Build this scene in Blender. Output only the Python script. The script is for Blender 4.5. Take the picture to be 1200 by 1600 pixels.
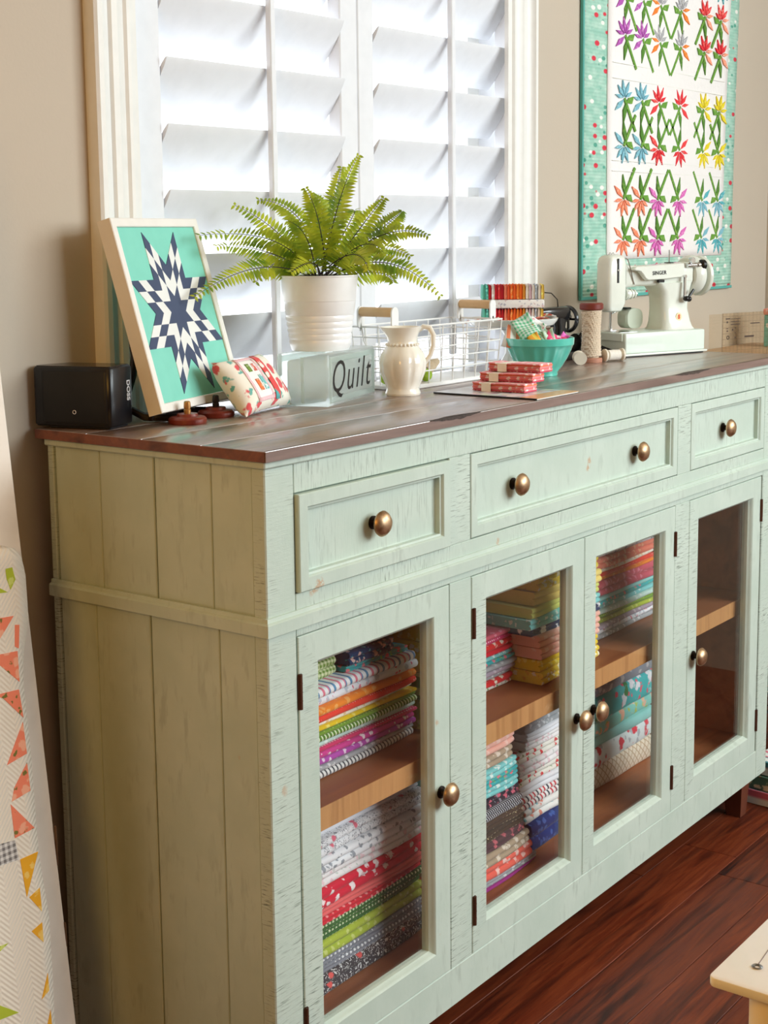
import bpy, bmesh, math, random
from mathutils import Vector, Matrix
random.seed(7)
PI = math.pi
for o in list(bpy.data.objects): bpy.data.objects.remove(o)
C = bpy.context.scene.collection
scn = bpy.context.scene

# ------------------------------------------------------------------ camera, sky, lights, exposure
def make_camera():
    yaw, pitch, roll = -0.9258, -0.1402, -0.0119
    f = Vector((math.sin(-yaw)*math.cos(pitch), math.cos(yaw)*math.cos(pitch), math.sin(pitch)))
    r = Vector((math.cos(yaw), math.sin(yaw), 0)).normalized()
    u = r.cross(f)
    c, s = math.cos(roll), math.sin(roll)
    r2, u2 = c*r + s*u, -s*r + c*u
    cd = bpy.data.cameras.new('camera'); co = bpy.data.objects.new('camera', cd); C.objects.link(co)
    m = Matrix((( r2.x, u2.x, -f.x, -1.2238), (r2.y, u2.y, -f.y, -1.0726), (r2.z, u2.z, -f.z, 1.1493), (0,0,0,1)))
    co.matrix_world = m
    cd.sensor_width = 36.0; cd.sensor_fit = 'AUTO'
    cd.lens = 2308.2*36/1600
    cd.shift_x = (600-582.53)/1600; cd.shift_y = (693.4-800)/1600
    cd.clip_start = 0.02
    scn.camera = co
make_camera()

w = bpy.data.worlds.new('sky'); scn.world = w; w.use_nodes = True
bg = w.node_tree.nodes['Background']
bg.inputs['Color'].default_value = (0.90, 0.95, 1.0, 1); bg.inputs['Strength'].default_value = 1.7

def area(name, loc, rot, sx, sy, power, col):
    l = bpy.data.lights.new(name, 'AREA'); l.shape = 'RECTANGLE'; l.size = sx; l.size_y = sy
    l.energy = power; l.color = col
    o = bpy.data.objects.new(name, l); C.objects.link(o); o.location = loc; o.rotation_euler = rot
    return o
# daylight through a window in the right hand wall, an added fill light opposite to even out the front, and a warm lamp to the left
area('side_window_daylight', (2.28, -1.95, 1.80), (PI/2-.18, 0, PI/2-.35), 1.6, 1.1, 44, (0.86, 0.96, 1.0))
area('opposite_fill_light', (1.25, -3.05, 1.80), (PI/2-.18, 0, 0), 1.7, 1.1, 44, (0.86, 0.96, 1.0))
lp = bpy.data.lights.new('floor_lamp_glow', 'POINT'); lp.energy = 14.0; lp.color = (1.0, 0.52, 0.10); lp.shadow_soft_size = 0.25
lo = bpy.data.objects.new('floor_lamp_glow', lp); C.objects.link(lo); lo.location = (-1.40, -0.36, 1.36)

vs = scn.view_settings
scn.display_settings.display_device = 'sRGB'
vs.view_transform = 'Standard'; vs.look = 'None'; vs.gamma = 1.0; vs.use_curve_mapping = False
vs.exposure = 0.72
scn.cycles.max_bounces = 9; scn.cycles.transparent_max_bounces = 16

# ------------------------------------------------------------------ helpers
def lin(c):
    return tuple(((v/255)/12.92 if v <= 10 else (((v/255)+0.055)/1.055)**2.4) for v in c)

def newmat(name):
    m = bpy.data.materials.new(name); m.use_nodes = True
    nt = m.node_tree; b = nt.nodes['Principled BSDF']
    return m, nt, b
def N(nt, t, **kw):
    n = nt.nodes.new(t)
    for k, v in kw.items():
        if hasattr(n, k): setattr(n, k, v)
        else: n.inputs[k].default_value = v
    return n
def rgba(c): return (*lin(c), 1)
def mixc(nt, fac, a, b):
    n = nt.nodes.new('ShaderNodeMix'); n.data_type = 'RGBA'
    for s, v in ((0, fac), (6, a), (7, b)):
        if hasattr(v, 'links') or isinstance(v, bpy.types.NodeSocket): nt.links.new(v, n.inputs[s])
        else: n.inputs[s].default_value = v
    return n.outputs[2]
def math_(nt, op, a, b=0.0, c=0.0):
    n = nt.nodes.new('ShaderNodeMath'); n.operation = op
    for i, v in enumerate((a, b, c)):
        if isinstance(v, bpy.types.NodeSocket): nt.links.new(v, n.inputs[i])
        else: n.inputs[i].default_value = v
    return n.outputs[0]
def ramp(nt, fac, lo, hi, a=0.0, b=1.0):
    n = nt.nodes.new('ShaderNodeMapRange'); n.clamp = True
    nt.links.new(fac, n.inputs[0])
    for i, v in zip((1, 2, 3, 4), (lo, hi, a, b)): n.inputs[i].default_value = v
    return n.outputs[0]
def coord(nt, scale=(1,1,1), rot=(0,0,0), loc=(0,0,0)):
    tc = nt.nodes.new('ShaderNodeTexCoord'); mp = nt.nodes.new('ShaderNodeMapping')
    mp.inputs['Scale'].default_value = scale; mp.inputs['Rotation'].default_value = rot; mp.inputs['Location'].default_value = loc
    nt.links.new(tc.outputs['Object'], mp.inputs['Vector'])
    return mp.outputs['Vector']
def noise(nt, vec, scale, detail=3, rough=0.5, dist=0.0):
    n = nt.nodes.new('ShaderNodeTexNoise'); nt.links.new(vec, n.inputs['Vector'])
    n.inputs['Scale'].default_value = scale; n.inputs['Detail'].default_value = detail
    n.inputs['Roughness'].default_value = rough; n.inputs['Distortion'].default_value = dist
    return n.outputs['Fac']
def voro(nt, vec, scale, rnd=1.0, out='Distance'):
    n = nt.nodes.new('ShaderNodeTexVoronoi'); nt.links.new(vec, n.inputs['Vector'])
    n.inputs['Scale'].default_value = scale; n.inputs['Randomness'].default_value = rnd
    return n.outputs[out]
def bump(nt, b, h, dist=0.001, strength=0.5):
    n = nt.nodes.new('ShaderNodeBump'); nt.links.new(h, n.inputs['Height'])
    n.inputs['Distance'].default_value = dist; n.inputs['Strength'].default_value = strength
    nt.links.new(n.outputs[0], b.inputs['Normal'])

def plain(name, c, rough=0.5, metal=0.0, trans=0.0, ior=1.45, coat=0.0, nz=0.0, nscale=40):
    m, nt, b = newmat(name)
    b.inputs['Base Color'].default_value = rgba(c)
    b.inputs['Roughness'].default_value = rough; b.inputs['Metallic'].default_value = metal
    b.inputs['Transmission Weight'].default_value = trans; b.inputs['IOR'].default_value = ior
    b.inputs['Coat Weight'].default_value = coat
    v = coord(nt)
    f = noise(nt, v, nscale, 4)
    if trans < .5:
        d = tuple(max(0, x - (14 if nz == 0 else nz)) for x in c)
        col = mixc(nt, ramp(nt, f, .4, .75), rgba(c), rgba(d) if nz or metal else rgba(tuple(max(0, x-5) for x in c)))
        nt.links.new(col, b.inputs['Base Color'])
    return m

class BM:
    """bmesh builder; every call adds a shape, finish with obj()"""
    def __init__(s): s.b = bmesh.new()
    def box(s, x0, x1, y0, y1, z0, z1, bev=0.0, seg=1, M=None):
        t = bmesh.new(); bmesh.ops.create_cube(t, size=1)
        for v in t.verts:
            v.co = Vector((x0+(v.co.x+.5)*(x1-x0), y0+(v.co.y+.5)*(y1-y0), z0+(v.co.z+.5)*(z1-z0)))
        if bev > 0: bmesh.ops.bevel(t, geom=list(t.edges), offset=bev, segments=seg, profile=.5, affect='EDGES')
        return s.join(t, M)
    def join(s, t, M=None):
        if M is not None: bmesh.ops.transform(t, matrix=M, verts=list(t.verts))
        vm = {}
        for v in t.verts: vm[v] = s.b.verts.new(v.co)
        for f in t.faces:
            try: s.b.faces.new([vm[v] for v in f.verts])
            except ValueError: pass
        t.free(); return s
    def poly(s, vs, faces, M=None):
        vv = [s.b.verts.new((M @ Vector(v)) if M is not None else v) for v in vs]
        for f in faces:
            try: s.b.faces.new([vv[i] for i in f])
            except ValueError: pass
        return s
    def loft(s, loops, cap=True, closed=True, M=None, ring=False):
        n = len(loops[0]); vs = [p for L in loops for p in L]; fs = []
        m = len(loops)
        for i in range(m if ring else m-1):
            i2 = (i+1) % m
            for j in range(n if closed else n-1):
                k = (j+1) % n
                fs.append((i*n+j, i*n+k, i2*n+k, i2*n+j))
        if cap and closed and not ring:
            fs.append(tuple(range(n))[::-1]); fs.append(tuple((m-1)*n+j for j in range(n)))
        return s.poly(vs, fs, M)
    def lathe(s, prof, n=32, M=None, mod=None, cap=True):
        loops = []
        for r, z in prof:
            L = []
            for k in range(n):
                a = 2*PI*k/n; rr = r*(mod(a, z, r) if mod else 1)
                L.append((rr*math.cos(a), rr*math.sin(a), z))
            loops.append(L)
        return s.loft(loops, cap=cap, M=M)
    def tube(s, pts, r, n=8, M=None, closed=False):
        pts = [Vector(p) for p in pts]; m = len(pts); loops = []; up = None
        for i, p in enumerate(pts):
            if closed: d = pts[(i+1) % m]-pts[i-1]
            else: d = pts[min(i+1, m-1)]-pts[max(i-1, 0)]
            d.normalize()
            if up is None:
                up = Vector((0,0,1)) if abs(d.z) < .9 else Vector((1,0,0))
            a = d.cross(up)
            if a.length < 1e-6: a = d.orthogonal()
            a.normalize(); b2 = d.cross(a).normalized(); up = a.cross(d).normalized()
            rr = r[i] if isinstance(r, (list, tuple)) else r
            loops.append([tuple(p + rr*(math.cos(2*PI*k/n)*a + math.sin(2*PI*k/n)*b2)) for k in range(n)])
        return s.loft(loops, M=M, ring=closed)
    def prism(s, pts, h0, h1, axis='z', M=None, bev=0.0):
        """polygon pts (2d) extruded along axis between h0 and h1"""
        def p3(p, h):
            return {'z': (p[0], p[1], h), 'y': (p[0], h, p[1]), 'x': (h, p[0], p[1])}[axis]
        t = BM(); t.loft([[p3(p, h0) for p in pts], [p3(p, h1) for p in pts]])
        if bev > 0:
            bmesh.ops.recalc_face_normals(t.b, faces=list(t.b.faces))
            bmesh.ops.bevel(t.b, geom=list(t.b.edges), offset=bev, segments=1, affect='EDGES')
        return s.join(t.b, M)
    def ball(s, c, rx, ry=None, rz=None, u=16, v=10, M=None):
        ry = rx if ry is None else ry; rz = rx if rz is None else rz
        t = bmesh.new(); bmesh.ops.create_uvsphere(t, u_segments=u, v_segments=v, radius=1)
        for q in t.verts: q.co = Vector((c[0]+q.co.x*rx, c[1]+q.co.y*ry, c[2]+q.co.z*rz))
        return s.join(t, M)
    def cyl(s, p0, p1, r, n=16, M=None): return s.tube([p0, p1], r, n, M)
    def mesh(s, name, smooth=35):
        bmesh.ops.remove_doubles(s.b, verts=list(s.b.verts), dist=1e-6)
        bmesh.ops.recalc_face_normals(s.b, faces=list(s.b.faces))
        me = bpy.data.meshes.new(name); s.b.to_mesh(me); s.b.free()
        if smooth:
            me.polygons.foreach_set('use_smooth', [True]*len(me.polygons))
            me.set_sharp_from_angle(angle=math.radians(smooth))
        return me

def tag(o, label=None, cat=None, group=None, kind=None):
    if label: o['label'] = label
    if cat: o['category'] = cat
    if group: o['group'] = group
    if kind: o['kind'] = kind
    return o
def T(name, label, cat, loc, rz=0.0, group=None):
    o = bpy.data.objects.new(name, None); C.objects.link(o); o.empty_display_size = .05
    o.location = loc; o.rotation_euler = (0, 0, rz)
    return tag(o, label, cat, group)
def obj(name, bm, mat, parent=None, world=False, smooth=35):
    me = bm.mesh(name, smooth) if isinstance(bm, BM) else bm
    if mat is not None and not me.materials: me.materials.append(mat)
    o = bpy.data.objects.new(name, me); C.objects.link(o)
    if parent is not None:
        o.parent = parent
        if world: o.matrix_parent_inverse = parent.matrix_basis.inverted()
    return o
def empty_part(name, parent, world=False):
    o = bpy.data.objects.new(name, None); C.objects.link(o); o.empty_display_size = .02
    o.parent = parent
    if world: o.matrix_parent_inverse = parent.matrix_basis.inverted()
    return o
def struct(name, bm, mat, parent=None):
    o = obj(name, bm, mat, parent)
    if parent is None: o['kind'] = 'structure'
    return o
def text_mesh(body, size, depth=0.0003, shear=0.0, M=None, xs=1.0, bold=0.0, sp=1.0):
    cu = bpy.data.curves.new('lettering', 'FONT'); cu.body = body; cu.size = size; cu.extrude = depth; cu.shear = shear
    cu.align_x = 'CENTER'; cu.align_y = 'CENTER'; cu.offset = bold; cu.resolution_u = 4; cu.space_character = sp
    o = bpy.data.objects.new('lettering', cu); C.objects.link(o)
    bpy.context.view_layer.update()
    me = bpy.data.meshes.new_from_object(o)
    bpy.data.objects.remove(o)
    S = Matrix.Diagonal((xs, 1, 1, 1))
    me.transform((M if M is not None else Matrix.Identity(4)) @ S)
    me.materials.clear()
    return me
def frame_piece(a, b, prof, inward, nrm):
    """mitred frame member from corner a to corner b; prof = list of (inset, height along nrm)"""
    a, b, inward, nrm = Vector(a), Vector(b), Vector(inward), Vector(nrm)
    d = (b-a).normalized(); m = BM()
    m.loft([[tuple(a + inward*i + d*i + nrm*h) for i, h in prof], [tuple(b + inward*i - d*i + nrm*h) for i, h in prof]])
    return m
def Rz(a): return Matrix.Rotation(a, 4, 'Z')
def Tr(x, y, z): return Matrix.Translation((x, y, z))
def along(axis):
    return {'x': Matrix.Rotation(PI/2, 4, 'Y'), '-x': Matrix.Rotation(-PI/2, 4, 'Y'), '-y': Matrix.Rotation(PI/2, 4, 'X'), 'y': Matrix.Rotation(-PI/2, 4, 'X')}[axis]

# ------------------------------------------------------------------ materials
def paint_mat(name, tick='z', amount=0.55):
    """sage paint over sawn wood; tick = direction the fine saw marks run"""
    m, nt, b = newmat(name)
    sc = {'z': (560, 60, 30), 'x': (34, 60, 560), 'n': (70, 70, 18)}[tick]
    v = coord(nt, sc); v0 = coord(nt)
    marks = noise(nt, v, 1.0, 3, .6)
    patch = noise(nt, v0, 9, 4, .6)
    fine = noise(nt, v0, 160, 3, .7)
    k = math_(nt, 'MULTIPLY', ramp(nt, marks, .54, .66), ramp(nt, patch, .40, .60))
    k = math_(nt, 'MULTIPLY', k, amount)
    base = mixc(nt, ramp(nt, patch, .3, .7), rgba((190, 205, 192)), rgba((204, 216, 204)))
    col = mixc(nt, k, base, rgba((98, 112, 98)))
    worn = math_(nt, 'MULTIPLY', ramp(nt, noise(nt, v0, 17, 2), .73, .77), ramp(nt, fine, .42, .52))
    col = mixc(nt, math_(nt, 'MULTIPLY', worn, .75), col, rgba((196, 150, 108)))
    nt.links.new(col, b.inputs['Base Color'])
    b.inputs['Roughness'].default_value = .52
    h = math_(nt, 'ADD', math_(nt, 'MULTIPLY', marks, .8), math_(nt, 'MULTIPLY', fine, .4))
    bump(nt, b, h, .0008, .45)
    return m
def wood_mat(name, c1, c2, c3, axis='x', rough=.4, sc=1.0, spec=.5, bs=.3, coat=0.0):
    m, nt, b = newmat(name)
    s = {'x': (5*sc, 70*sc, 70*sc), 'y': (70*sc, 5*sc, 70*sc), 'z': (70*sc, 70*sc, 5*sc)}[axis]
    oi = nt.nodes.new('ShaderNodeObjectInfo')
    v = coord(nt, s)
    ad = nt.nodes.new('ShaderNodeVectorMath'); ad.operation = 'ADD'
    cx = nt.nodes.new('ShaderNodeCombineXYZ')
    nt.links.new(math_(nt, 'MULTIPLY', oi.outputs['Random'], 60), cx.inputs[0]); nt.links.new(math_(nt, 'MULTIPLY', oi.outputs['Random'], 37), cx.inputs[1])
    nt.links.new(v, ad.inputs[0]); nt.links.new(cx.outputs[0], ad.inputs[1]); v = ad.outputs[0]
    g = noise(nt, v, 1.0, 6, .62, .8); g2 = noise(nt, v, .28, 3, .5, 1.2)
    col = mixc(nt, ramp(nt, g, .32, .68), rgba(c1), rgba(c2))
    col = mixc(nt, ramp(nt, g2, .5, .72), col, rgba(c3))
    br = nt.nodes.new('ShaderNodeHueSaturation'); nt.links.new(col, br.inputs['Color'])
    nt.links.new(math_(nt, 'MULTIPLY_ADD', oi.outputs['Random'], .35, .82), br.inputs['Value'])
    nt.links.new(br.outputs[0], b.inputs['Base Color'])
    nt.links.new(ramp(nt, g, .2, .8, rough-.06, rough+.1), b.inputs['Roughness'])
    b.inputs['Specular IOR Level'].default_value = spec
    bump(nt, b, g, .0012, bs); b.inputs['Coat Weight'].default_value = coat; b.inputs['Coat Roughness'].default_value = .26; b.inputs['Coat IOR'].default_value = 2.4
    return m
def fabric(name, base, kind='solid', c1=(255,255,255), c2=None, scale=1.0, c3=None):
    m, nt, b = newmat(name)
    b.inputs['Roughness'].default_value = .9; b.inputs['Specular IOR Level'].default_value = .15
    b.inputs['Sheen Weight'].default_value = .15
    v = coord(nt, (scale*(1.55 if kind in ('floral', 'dots', 'scribble') else 1.15),)*3); col = rgba(base)
    def over(fac, c):
        nonlocal col
        col = mixc(nt, fac, col, rgba(c))
    if kind == 'dots':
        over(ramp(nt, voro(nt, v, 90, .15), .30, .24), c1)
    elif kind == 'floral':
        wv = nt.nodes.new('ShaderNodeVectorMath'); wv.operation = 'ADD'
        n2 = nt.nodes.new('ShaderNodeTexNoise'); nt.links.new(v, n2.inputs['Vector']); n2.inputs['Scale'].default_value = 120
        sc_ = nt.nodes.new('ShaderNodeVectorMath'); sc_.operation = 'SCALE'; nt.links.new(n2.outputs['Color'], sc_.inputs[0]); sc_.inputs['Scale'].default_value = .012
        nt.links.new(v, wv.inputs[0]); nt.links.new(sc_.outputs[0], wv.inputs[1]); vv = wv.outputs[0]
        if c2: over(ramp(nt, voro(nt, vv, 75, 1.0), .30, .22), c2)
        over(ramp(nt, voro(nt, vv, 52, 1.0), .36, .28), c1)
        if c3: over(ramp(nt, voro(nt, vv, 33, 1.0), .2, .15), c3)
    elif kind == 'stripe':
        x = nt.nodes.new('ShaderNodeSeparateXYZ'); nt.links.new(v, x.inputs[0])
        s = math_(nt, 'SINE', math_(nt, 'MULTIPLY', math_(nt, 'ADD', x.outputs[0], math_(nt, 'MULTIPLY', x.outputs[2], .25)), 900))
        over(ramp(nt, s, .2, .5), c1)
        if c2:
            s2 = math_(nt, 'SINE', math_(nt, 'MULTIPLY', x.outputs[0], 300)); over(math_(nt, 'MULTIPLY', ramp(nt, s, .2, .5), ramp(nt, s2, .0, .3)), c2)
    elif kind == 'gingham':
        x = nt.nodes.new('ShaderNodeSeparateXYZ'); nt.links.new(v, x.inputs[0])
        a = ramp(nt, math_(nt, 'SINE', math_(nt, 'MULTIPLY', x.outputs[0], 700)), -.1, .1)
        z = ramp(nt, math_(nt, 'SINE', math_(nt, 'MULTIPLY', math_(nt, 'ADD', x.outputs[2], x.outputs[1]), 700)), -.1, .1)
        over(math_(nt, 'MULTIPLY', math_(nt, 'ADD', a, z), .5), c1)
    elif kind == 'lattice':
        x = nt.nodes.new('ShaderNodeSeparateXYZ'); nt.links.new(v, x.inputs[0])
        p = math_(nt, 'ADD', x.outputs[0], x.outputs[2]); q = math_(nt, 'SUBTRACT', x.outputs[0], x.outputs[2])
        a = math_(nt, 'SINE', math_(nt, 'MULTIPLY', p, 420)); z = math_(nt, 'SINE', math_(nt, 'MULTIPLY', q, 420))
        over(ramp(nt, math_(nt, 'MAXIMUM', a, z), .75, .88), c1)
    elif kind == 'scribble':
        over(ramp(nt, noise(nt, v, 150, 2, .5, 2.5), .56, .60), c1)
        if c2: over(ramp(nt, voro(nt, v, 40, 1.0), .22, .16), c2)
    f = noise(nt, v, 30, 3)
    col = mixc(nt, ramp(nt, f, .35, .8, 0, .12), col, rgba(tuple(int(x*.72) for x in base)))
    nt.links.new(col, b.inputs['Base Color'])
    bump(nt, b, noise(nt, coord(nt), 900, 2), .0003, .25)
    return m

M = {}
M['paint_v'] = paint_mat('sage_paint_saw_marks_vertical', 'z', .95)
M['paint_h'] = paint_mat('sage_paint_saw_marks_level', 'x', .9)
M['paint_p'] = paint_mat('sage_paint_drawer_panel', 'z', .4)
M['paint'] = paint_mat('sage_paint_smooth', 'n', .22)
M['top'] = wood_mat('brown_top_wood', (116, 88, 72), (144, 116, 98), (88, 62, 50), 'x', .42, 1.0, .8, .22, 1.0)
M['edge'] = wood_mat('brown_edge_wood', (112, 62, 42), (134, 80, 54), (78, 42, 30), 'x', .45)
M['inside'] = wood_mat('amber_cabinet_wood', (150, 92, 58), (172, 110, 70), (122, 72, 46), 'x', .45, .6)
M['shelf_edge'] = wood_mat('amber_shelf_edge', (196, 142, 88), (208, 156, 100), (168, 116, 68), 'z', .5, 1.5)
M['floor'] = wood_mat('mahogany_floor', (92, 34, 18), (124, 58, 30), (44, 16, 12), 'x', .40, 1.7, .35, .3)
M['leg'] = wood_mat('dark_leg_wood', (92, 48, 34), (112, 62, 44), (66, 34, 26), 'z', .4)
M['bronze'] = plain('antique_bronze', (206, 174, 140), .42, 1.0, nz=50, nscale=120)
M['iron'] = plain('dark_iron', (40, 32, 28), .45, .8)
M['hinge'] = plain('brown_hinge_metal', (92, 56, 40), .5, .5)
M['white'] = plain('white_trim_paint', (236, 235, 228), .42)
M['trim'] = plain('warm_white_casing_paint', (234, 233, 228), .45)
M['shutter'] = plain('white_shutter_paint', (230, 232, 236), .5)
M['wall'] = None
def wall_mat(name, c):
    m, nt, b = newmat(name); b.inputs['Roughness'].default_value = .9
    v = coord(nt); f = noise(nt, v, 2.2, 3)
    nt.links.new(mixc(nt, f, rgba(c), rgba(tuple(x-8 for x in c))), b.inputs['Base Color'])
    bump(nt, b, noise(nt, v, 220, 3), .0006, .25)
    return m
M['wall'] = wall_mat('warm_beige_wall_paint', (198, 185, 168))
M['ceiling'] = wall_mat('ceiling_paint', (214, 198, 170))
def pane_mat(name, tint=(255,255,255), refl=.9):
    m, nt, b = newmat(name)
    nt.nodes.remove(b); out = nt.nodes['Material Output']
    t = nt.nodes.new('ShaderNodeBsdfTransparent'); t.inputs[0].default_value = rgba(tint)
    g = nt.nodes.new('ShaderNodeBsdfGlossy'); g.inputs['Roughness'].default_value = .03
    g.inputs['Color'].default_value = (refl, refl, refl, 1)
    lw_ = nt.nodes.new('ShaderNodeLayerWeight'); lw_.inputs['Blend'].default_value = .5
    fac = math_(nt, 'MULTIPLY_ADD', math_(nt, 'POWER', lw_.outputs['Facing'], 5.0), .85, .035)
    mx = nt.nodes.new('ShaderNodeMixShader')
    nt.links.new(fac, mx.inputs[0]); nt.links.new(t.outputs[0], mx.inputs[1]); nt.links.new(g.outputs[0], mx.inputs[2])
    nt.links.new(mx.outputs[0], out.inputs[0])
    return m
M['pane'] = pane_mat('clear_window_glass')
# ------------------------------------------------------------------ the room
WY = 0.3806                      # inner face of the back wall
XL, XR, YF, ZC = -2.6, 2.36, -3.2, 2.45
# floor: planks along x, those near the sideboard as separate boards
fl = struct('floor', BM().box(XL-.1, XR+.1, YF-.1, WY+.1, -.05, -.006), plain('subfloor', (48, 24, 18), .8))
plank_w = .105
row = 0; y = WY
variants = {}
while y > YF:
    x = XL - random.uniform(0, .9)
    while x < XR:
        L = random.choice((.9, 1.2))
        x0, x1 = max(x, XL), min(x+L, XR)
        if x1-x0 > .05:
            obj('plank', BM().box(x0+.0006, x1-.0006, max(y-plank_w, YF)+.0005, y-.0005, -.006, 0, .0008), M['floor'], fl)
        x += L
    y -= plank_w; row += 1
wx0, wx1, wz0, wz1 = .185, 1.195, .84, 1.86      # window opening
wb = BM()
for b_ in ((XL-.1, wx0, -.05, ZC), (wx1, XR+.1, -.05, ZC), (wx0, wx1, -.05, wz0), (wx0, wx1, wz1, ZC)):
    wb.box(b_[0], b_[1], WY, WY+.14, b_[2], b_[3])
struct('wall_back', wb, M['wall'])
struct('wall_right', BM().box(XR, XR+.1, YF-.1, WY+.14, -.05, ZC), M['wall'])
struct('wall_left', BM().box(XL-.1, XL, YF-.1, WY+.14, -.05, ZC), wall_mat('deep_tan_wall_paint', (60, 38, 22)))
struct('wall_front', BM().box(XL-.1, XR+.1, YF-.1, YF, -.05, ZC), wall_mat('tan_wall_paint', (122, 94, 66)))
struct('ceiling', BM().box(XL-.1, XR+.1, YF-.1, WY+.14, ZC, ZC+.1), M['ceiling'])
struct('baseboard_back', BM().box(XL, XR, WY-.012, WY-.0004, 0.0002, .1, .003), M['trim'])

# window 1: moulded casing, two plantation shutter panels, glass behind
win = bpy.data.objects.new('window_1', None); C.objects.link(win); win.location = (.69, WY, .84); win['kind'] = 'structure'
def casing(x0, x1, mirror):
    s = -1 if mirror else 1
    w_ = x1-x0; o = x1 if mirror else x0
    # profile (distance from outer edge, projection from wall)
    pr = [(0, 0), (0, .020), (.004, .023), (.012, .023), (.016, .017), (.024, .013), (.030, .013), (.034, .0165), (.044, .0165), (.050, .012), (.060, .010), (.064, .013), (.070, .013), (.074, .009), (w_, .008), (w_, 0)]
    pts = [(o+s*d, WY-.0002-h) for d, h in pr]
    return BM().prism(pts, wz0-.06, wz1+.07, 'z')
obj('casing', casing(.105, .190, False), M['trim'], win, True)
obj('casing', casing(1.118, 1.203, True), M['trim'], win, True)
obj('head_casing', BM().box(.105, 1.203, WY-.026, WY-.0003, wz1+.0705, wz1+.15, .004), M['trim'], win, True)
obj('jamb', BM().box(wx0+.0003, wx0+.012, WY+.001, WY+.138, wz0, wz1).box(wx1-.012, wx1-.0003, WY+.001, WY+.138, wz0, wz1).box(wx0+.012, wx1-.012, WY+.001, WY+.138, wz0, wz0+.012).box(wx0+.012, wx1-.012, WY+.001, WY+.138, wz1-.012, wz1), M['shutter'], win, True)
def louver_mesh(L):
    th, wd, t = math.radians(55), .086, .0088
    prof = []
    for k in range(16):
        a = 2*PI*k/16
        p, q = math.cos(a)*wd/2, math.sin(a)*t/2
        # along-blade unit: room edge up -> outer edge down
        yy = -p*math.cos(th) + q*math.sin(th); zz = p*math.sin(th) + q*math.cos(th)
        prof.append((yy, zz))
    return BM().loft([[(0, a, b_) for a, b_ in prof], [(L, a, b_) for a, b_ in prof]]).mesh('louver', 50)
def shutter(x0, x1, sl, sr):
    p = empty_part('shutter_panel', win, True)
    ys0, ys1 = .399, .4245
    obj('stile', BM().box(x0, x0+sl, ys0, ys1, wz0+.014, wz1-.014, .002), M['shutter'], p)
    obj('stile', BM().box(x1-sr, x1, ys0, ys1, wz0+.014, wz1-.014, .002), M['shutter'], p)
    obj('rail', BM().box(x0+sl, x1-sr, ys0+.0005, ys1-.0005, wz0+.014, wz0+.075, .002), M['shutter'], p)
    obj('rail', BM().box(x0+sl, x1-sr, ys0+.0005, ys1-.0005, wz1-.055, wz1-.014, .002), M['shutter'], p)
    L = x1-sr-.0012-(x0+sl+.0012); me = louver_mesh(L)
    for k in range(-4, 6):
        zt = 1.3936 - .0894*k
        if zt - .07 < wz0+.076 or zt > wz1-.056: continue
        o = obj('louver', me, M['shutter'], p); o.location = (x0+sl+.0012, .4135, zt-.0345)
    xr = (x0+sl+x1-sr)/2 + (.012 if x0 < .5 else -.002)
    obj('tilt_rod', BM().box(xr-.006, xr+.006, .3765, .3868, wz0+.10, wz1-.07, .0015), M['shutter'], p)
shutter(.1985, .7035, .062, .0325 if False else .045)
shutter(.7045, 1.182, .042, .030)
gl = empty_part('glazing', win, True)
obj('sash_frame', BM().box(wx0+.012, wx0+.05, .478, .50, wz0+.012, wz1-.012).box(wx1-.05, wx1-.012, .478, .50, wz0+.012, wz1-.012).box(wx0+.05, wx1-.05, .478, .50, wz0+.012, wz0+.05).box(wx0+.05, wx1-.05, .478, .50, wz1-.05, wz1-.012), M['white'], gl)
obj('glass_pane', BM().box(wx0+.05, wx1-.05, .487, .490, wz0+.05, wz1-.05), M['pane'], gl)

# ------------------------------------------------------------------ sideboard
X1 = 1.484
cab = T('sideboard', 'long sage green painted sideboard with dark wood top, three drawers and four glazed doors', 'sideboard', (.742, .18, 0))
def P(name, bm, mat, par=None, **k): return obj(name, bm, M[mat] if isinstance(mat, str) else mat, par or cab, world=(par is None), **k)
# top: four boards front to back, front one with a dark worn front arris
ty = [-.0125, .085, .181, .276, .3684]
for i in range(4):
    P('top_board', BM().box(-.0113, X1+.0115, ty[i]+(0 if i == 0 else .0004), ty[i+1]-(0 if i == 3 else .0004), .9023, .915, .0012, 2), 'top')
P('end_board', BM().box(-.0126, -.0114, -.0122, .3682, .9028, .9142), 'edge')
P('front_board', BM().box(-.0122, X1+.011, -.0138, -.0126, .9028, .9142), wood_mat('grey_brown_front_edge', (128, 104, 96), (150, 124, 114), (100, 78, 70), 'x', .45))
gv = BM()
for i in range(24):
    x0 = -.010+1.502*i/24; x1 = -.010+1.502*(i+1)/24
    o0, o1 = .0012*math.sin(i*1.7), .0012*math.sin((i+1)*1.7)
    gv.poly([(x0, -.0112+o0, .91512), (x1, -.0112+o1, .91512), (x1, -.0094+o1, .91512), (x0, -.0094+o0, .91512)], [(0, 1, 2, 3)])
P('edge_groove', gv, plain('dark_edge_line', (58, 44, 38), .7))
def dent(cx, L, seed):
    random.seed(seed); n = 14; up = []; lo = []
    for i in range(n+1):
        t = i/n; x = cx-L/2+L*t; e = math.sin(PI*t)
        up.append((x, -.0115+.007*e*(.8+.4*random.random()), .91515)); lo.append((x, -.0143, .9146-.0035*e*(.7+.6*random.random())))
    mid = [(x, -.0143, .9149) for x, _, _ in up]
    return BM().loft([up, mid, lo], cap=False, closed=False)
P('worn_edge', dent(.365, .115, 3), plain('dark_worn_wood', (70, 56, 50), .7, nz=40, nscale=300))
P('worn_edge', dent(1.085, .13, 5), plain('dark_worn_wood_far', (84, 70, 62), .7, nz=40, nscale=300))
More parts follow.
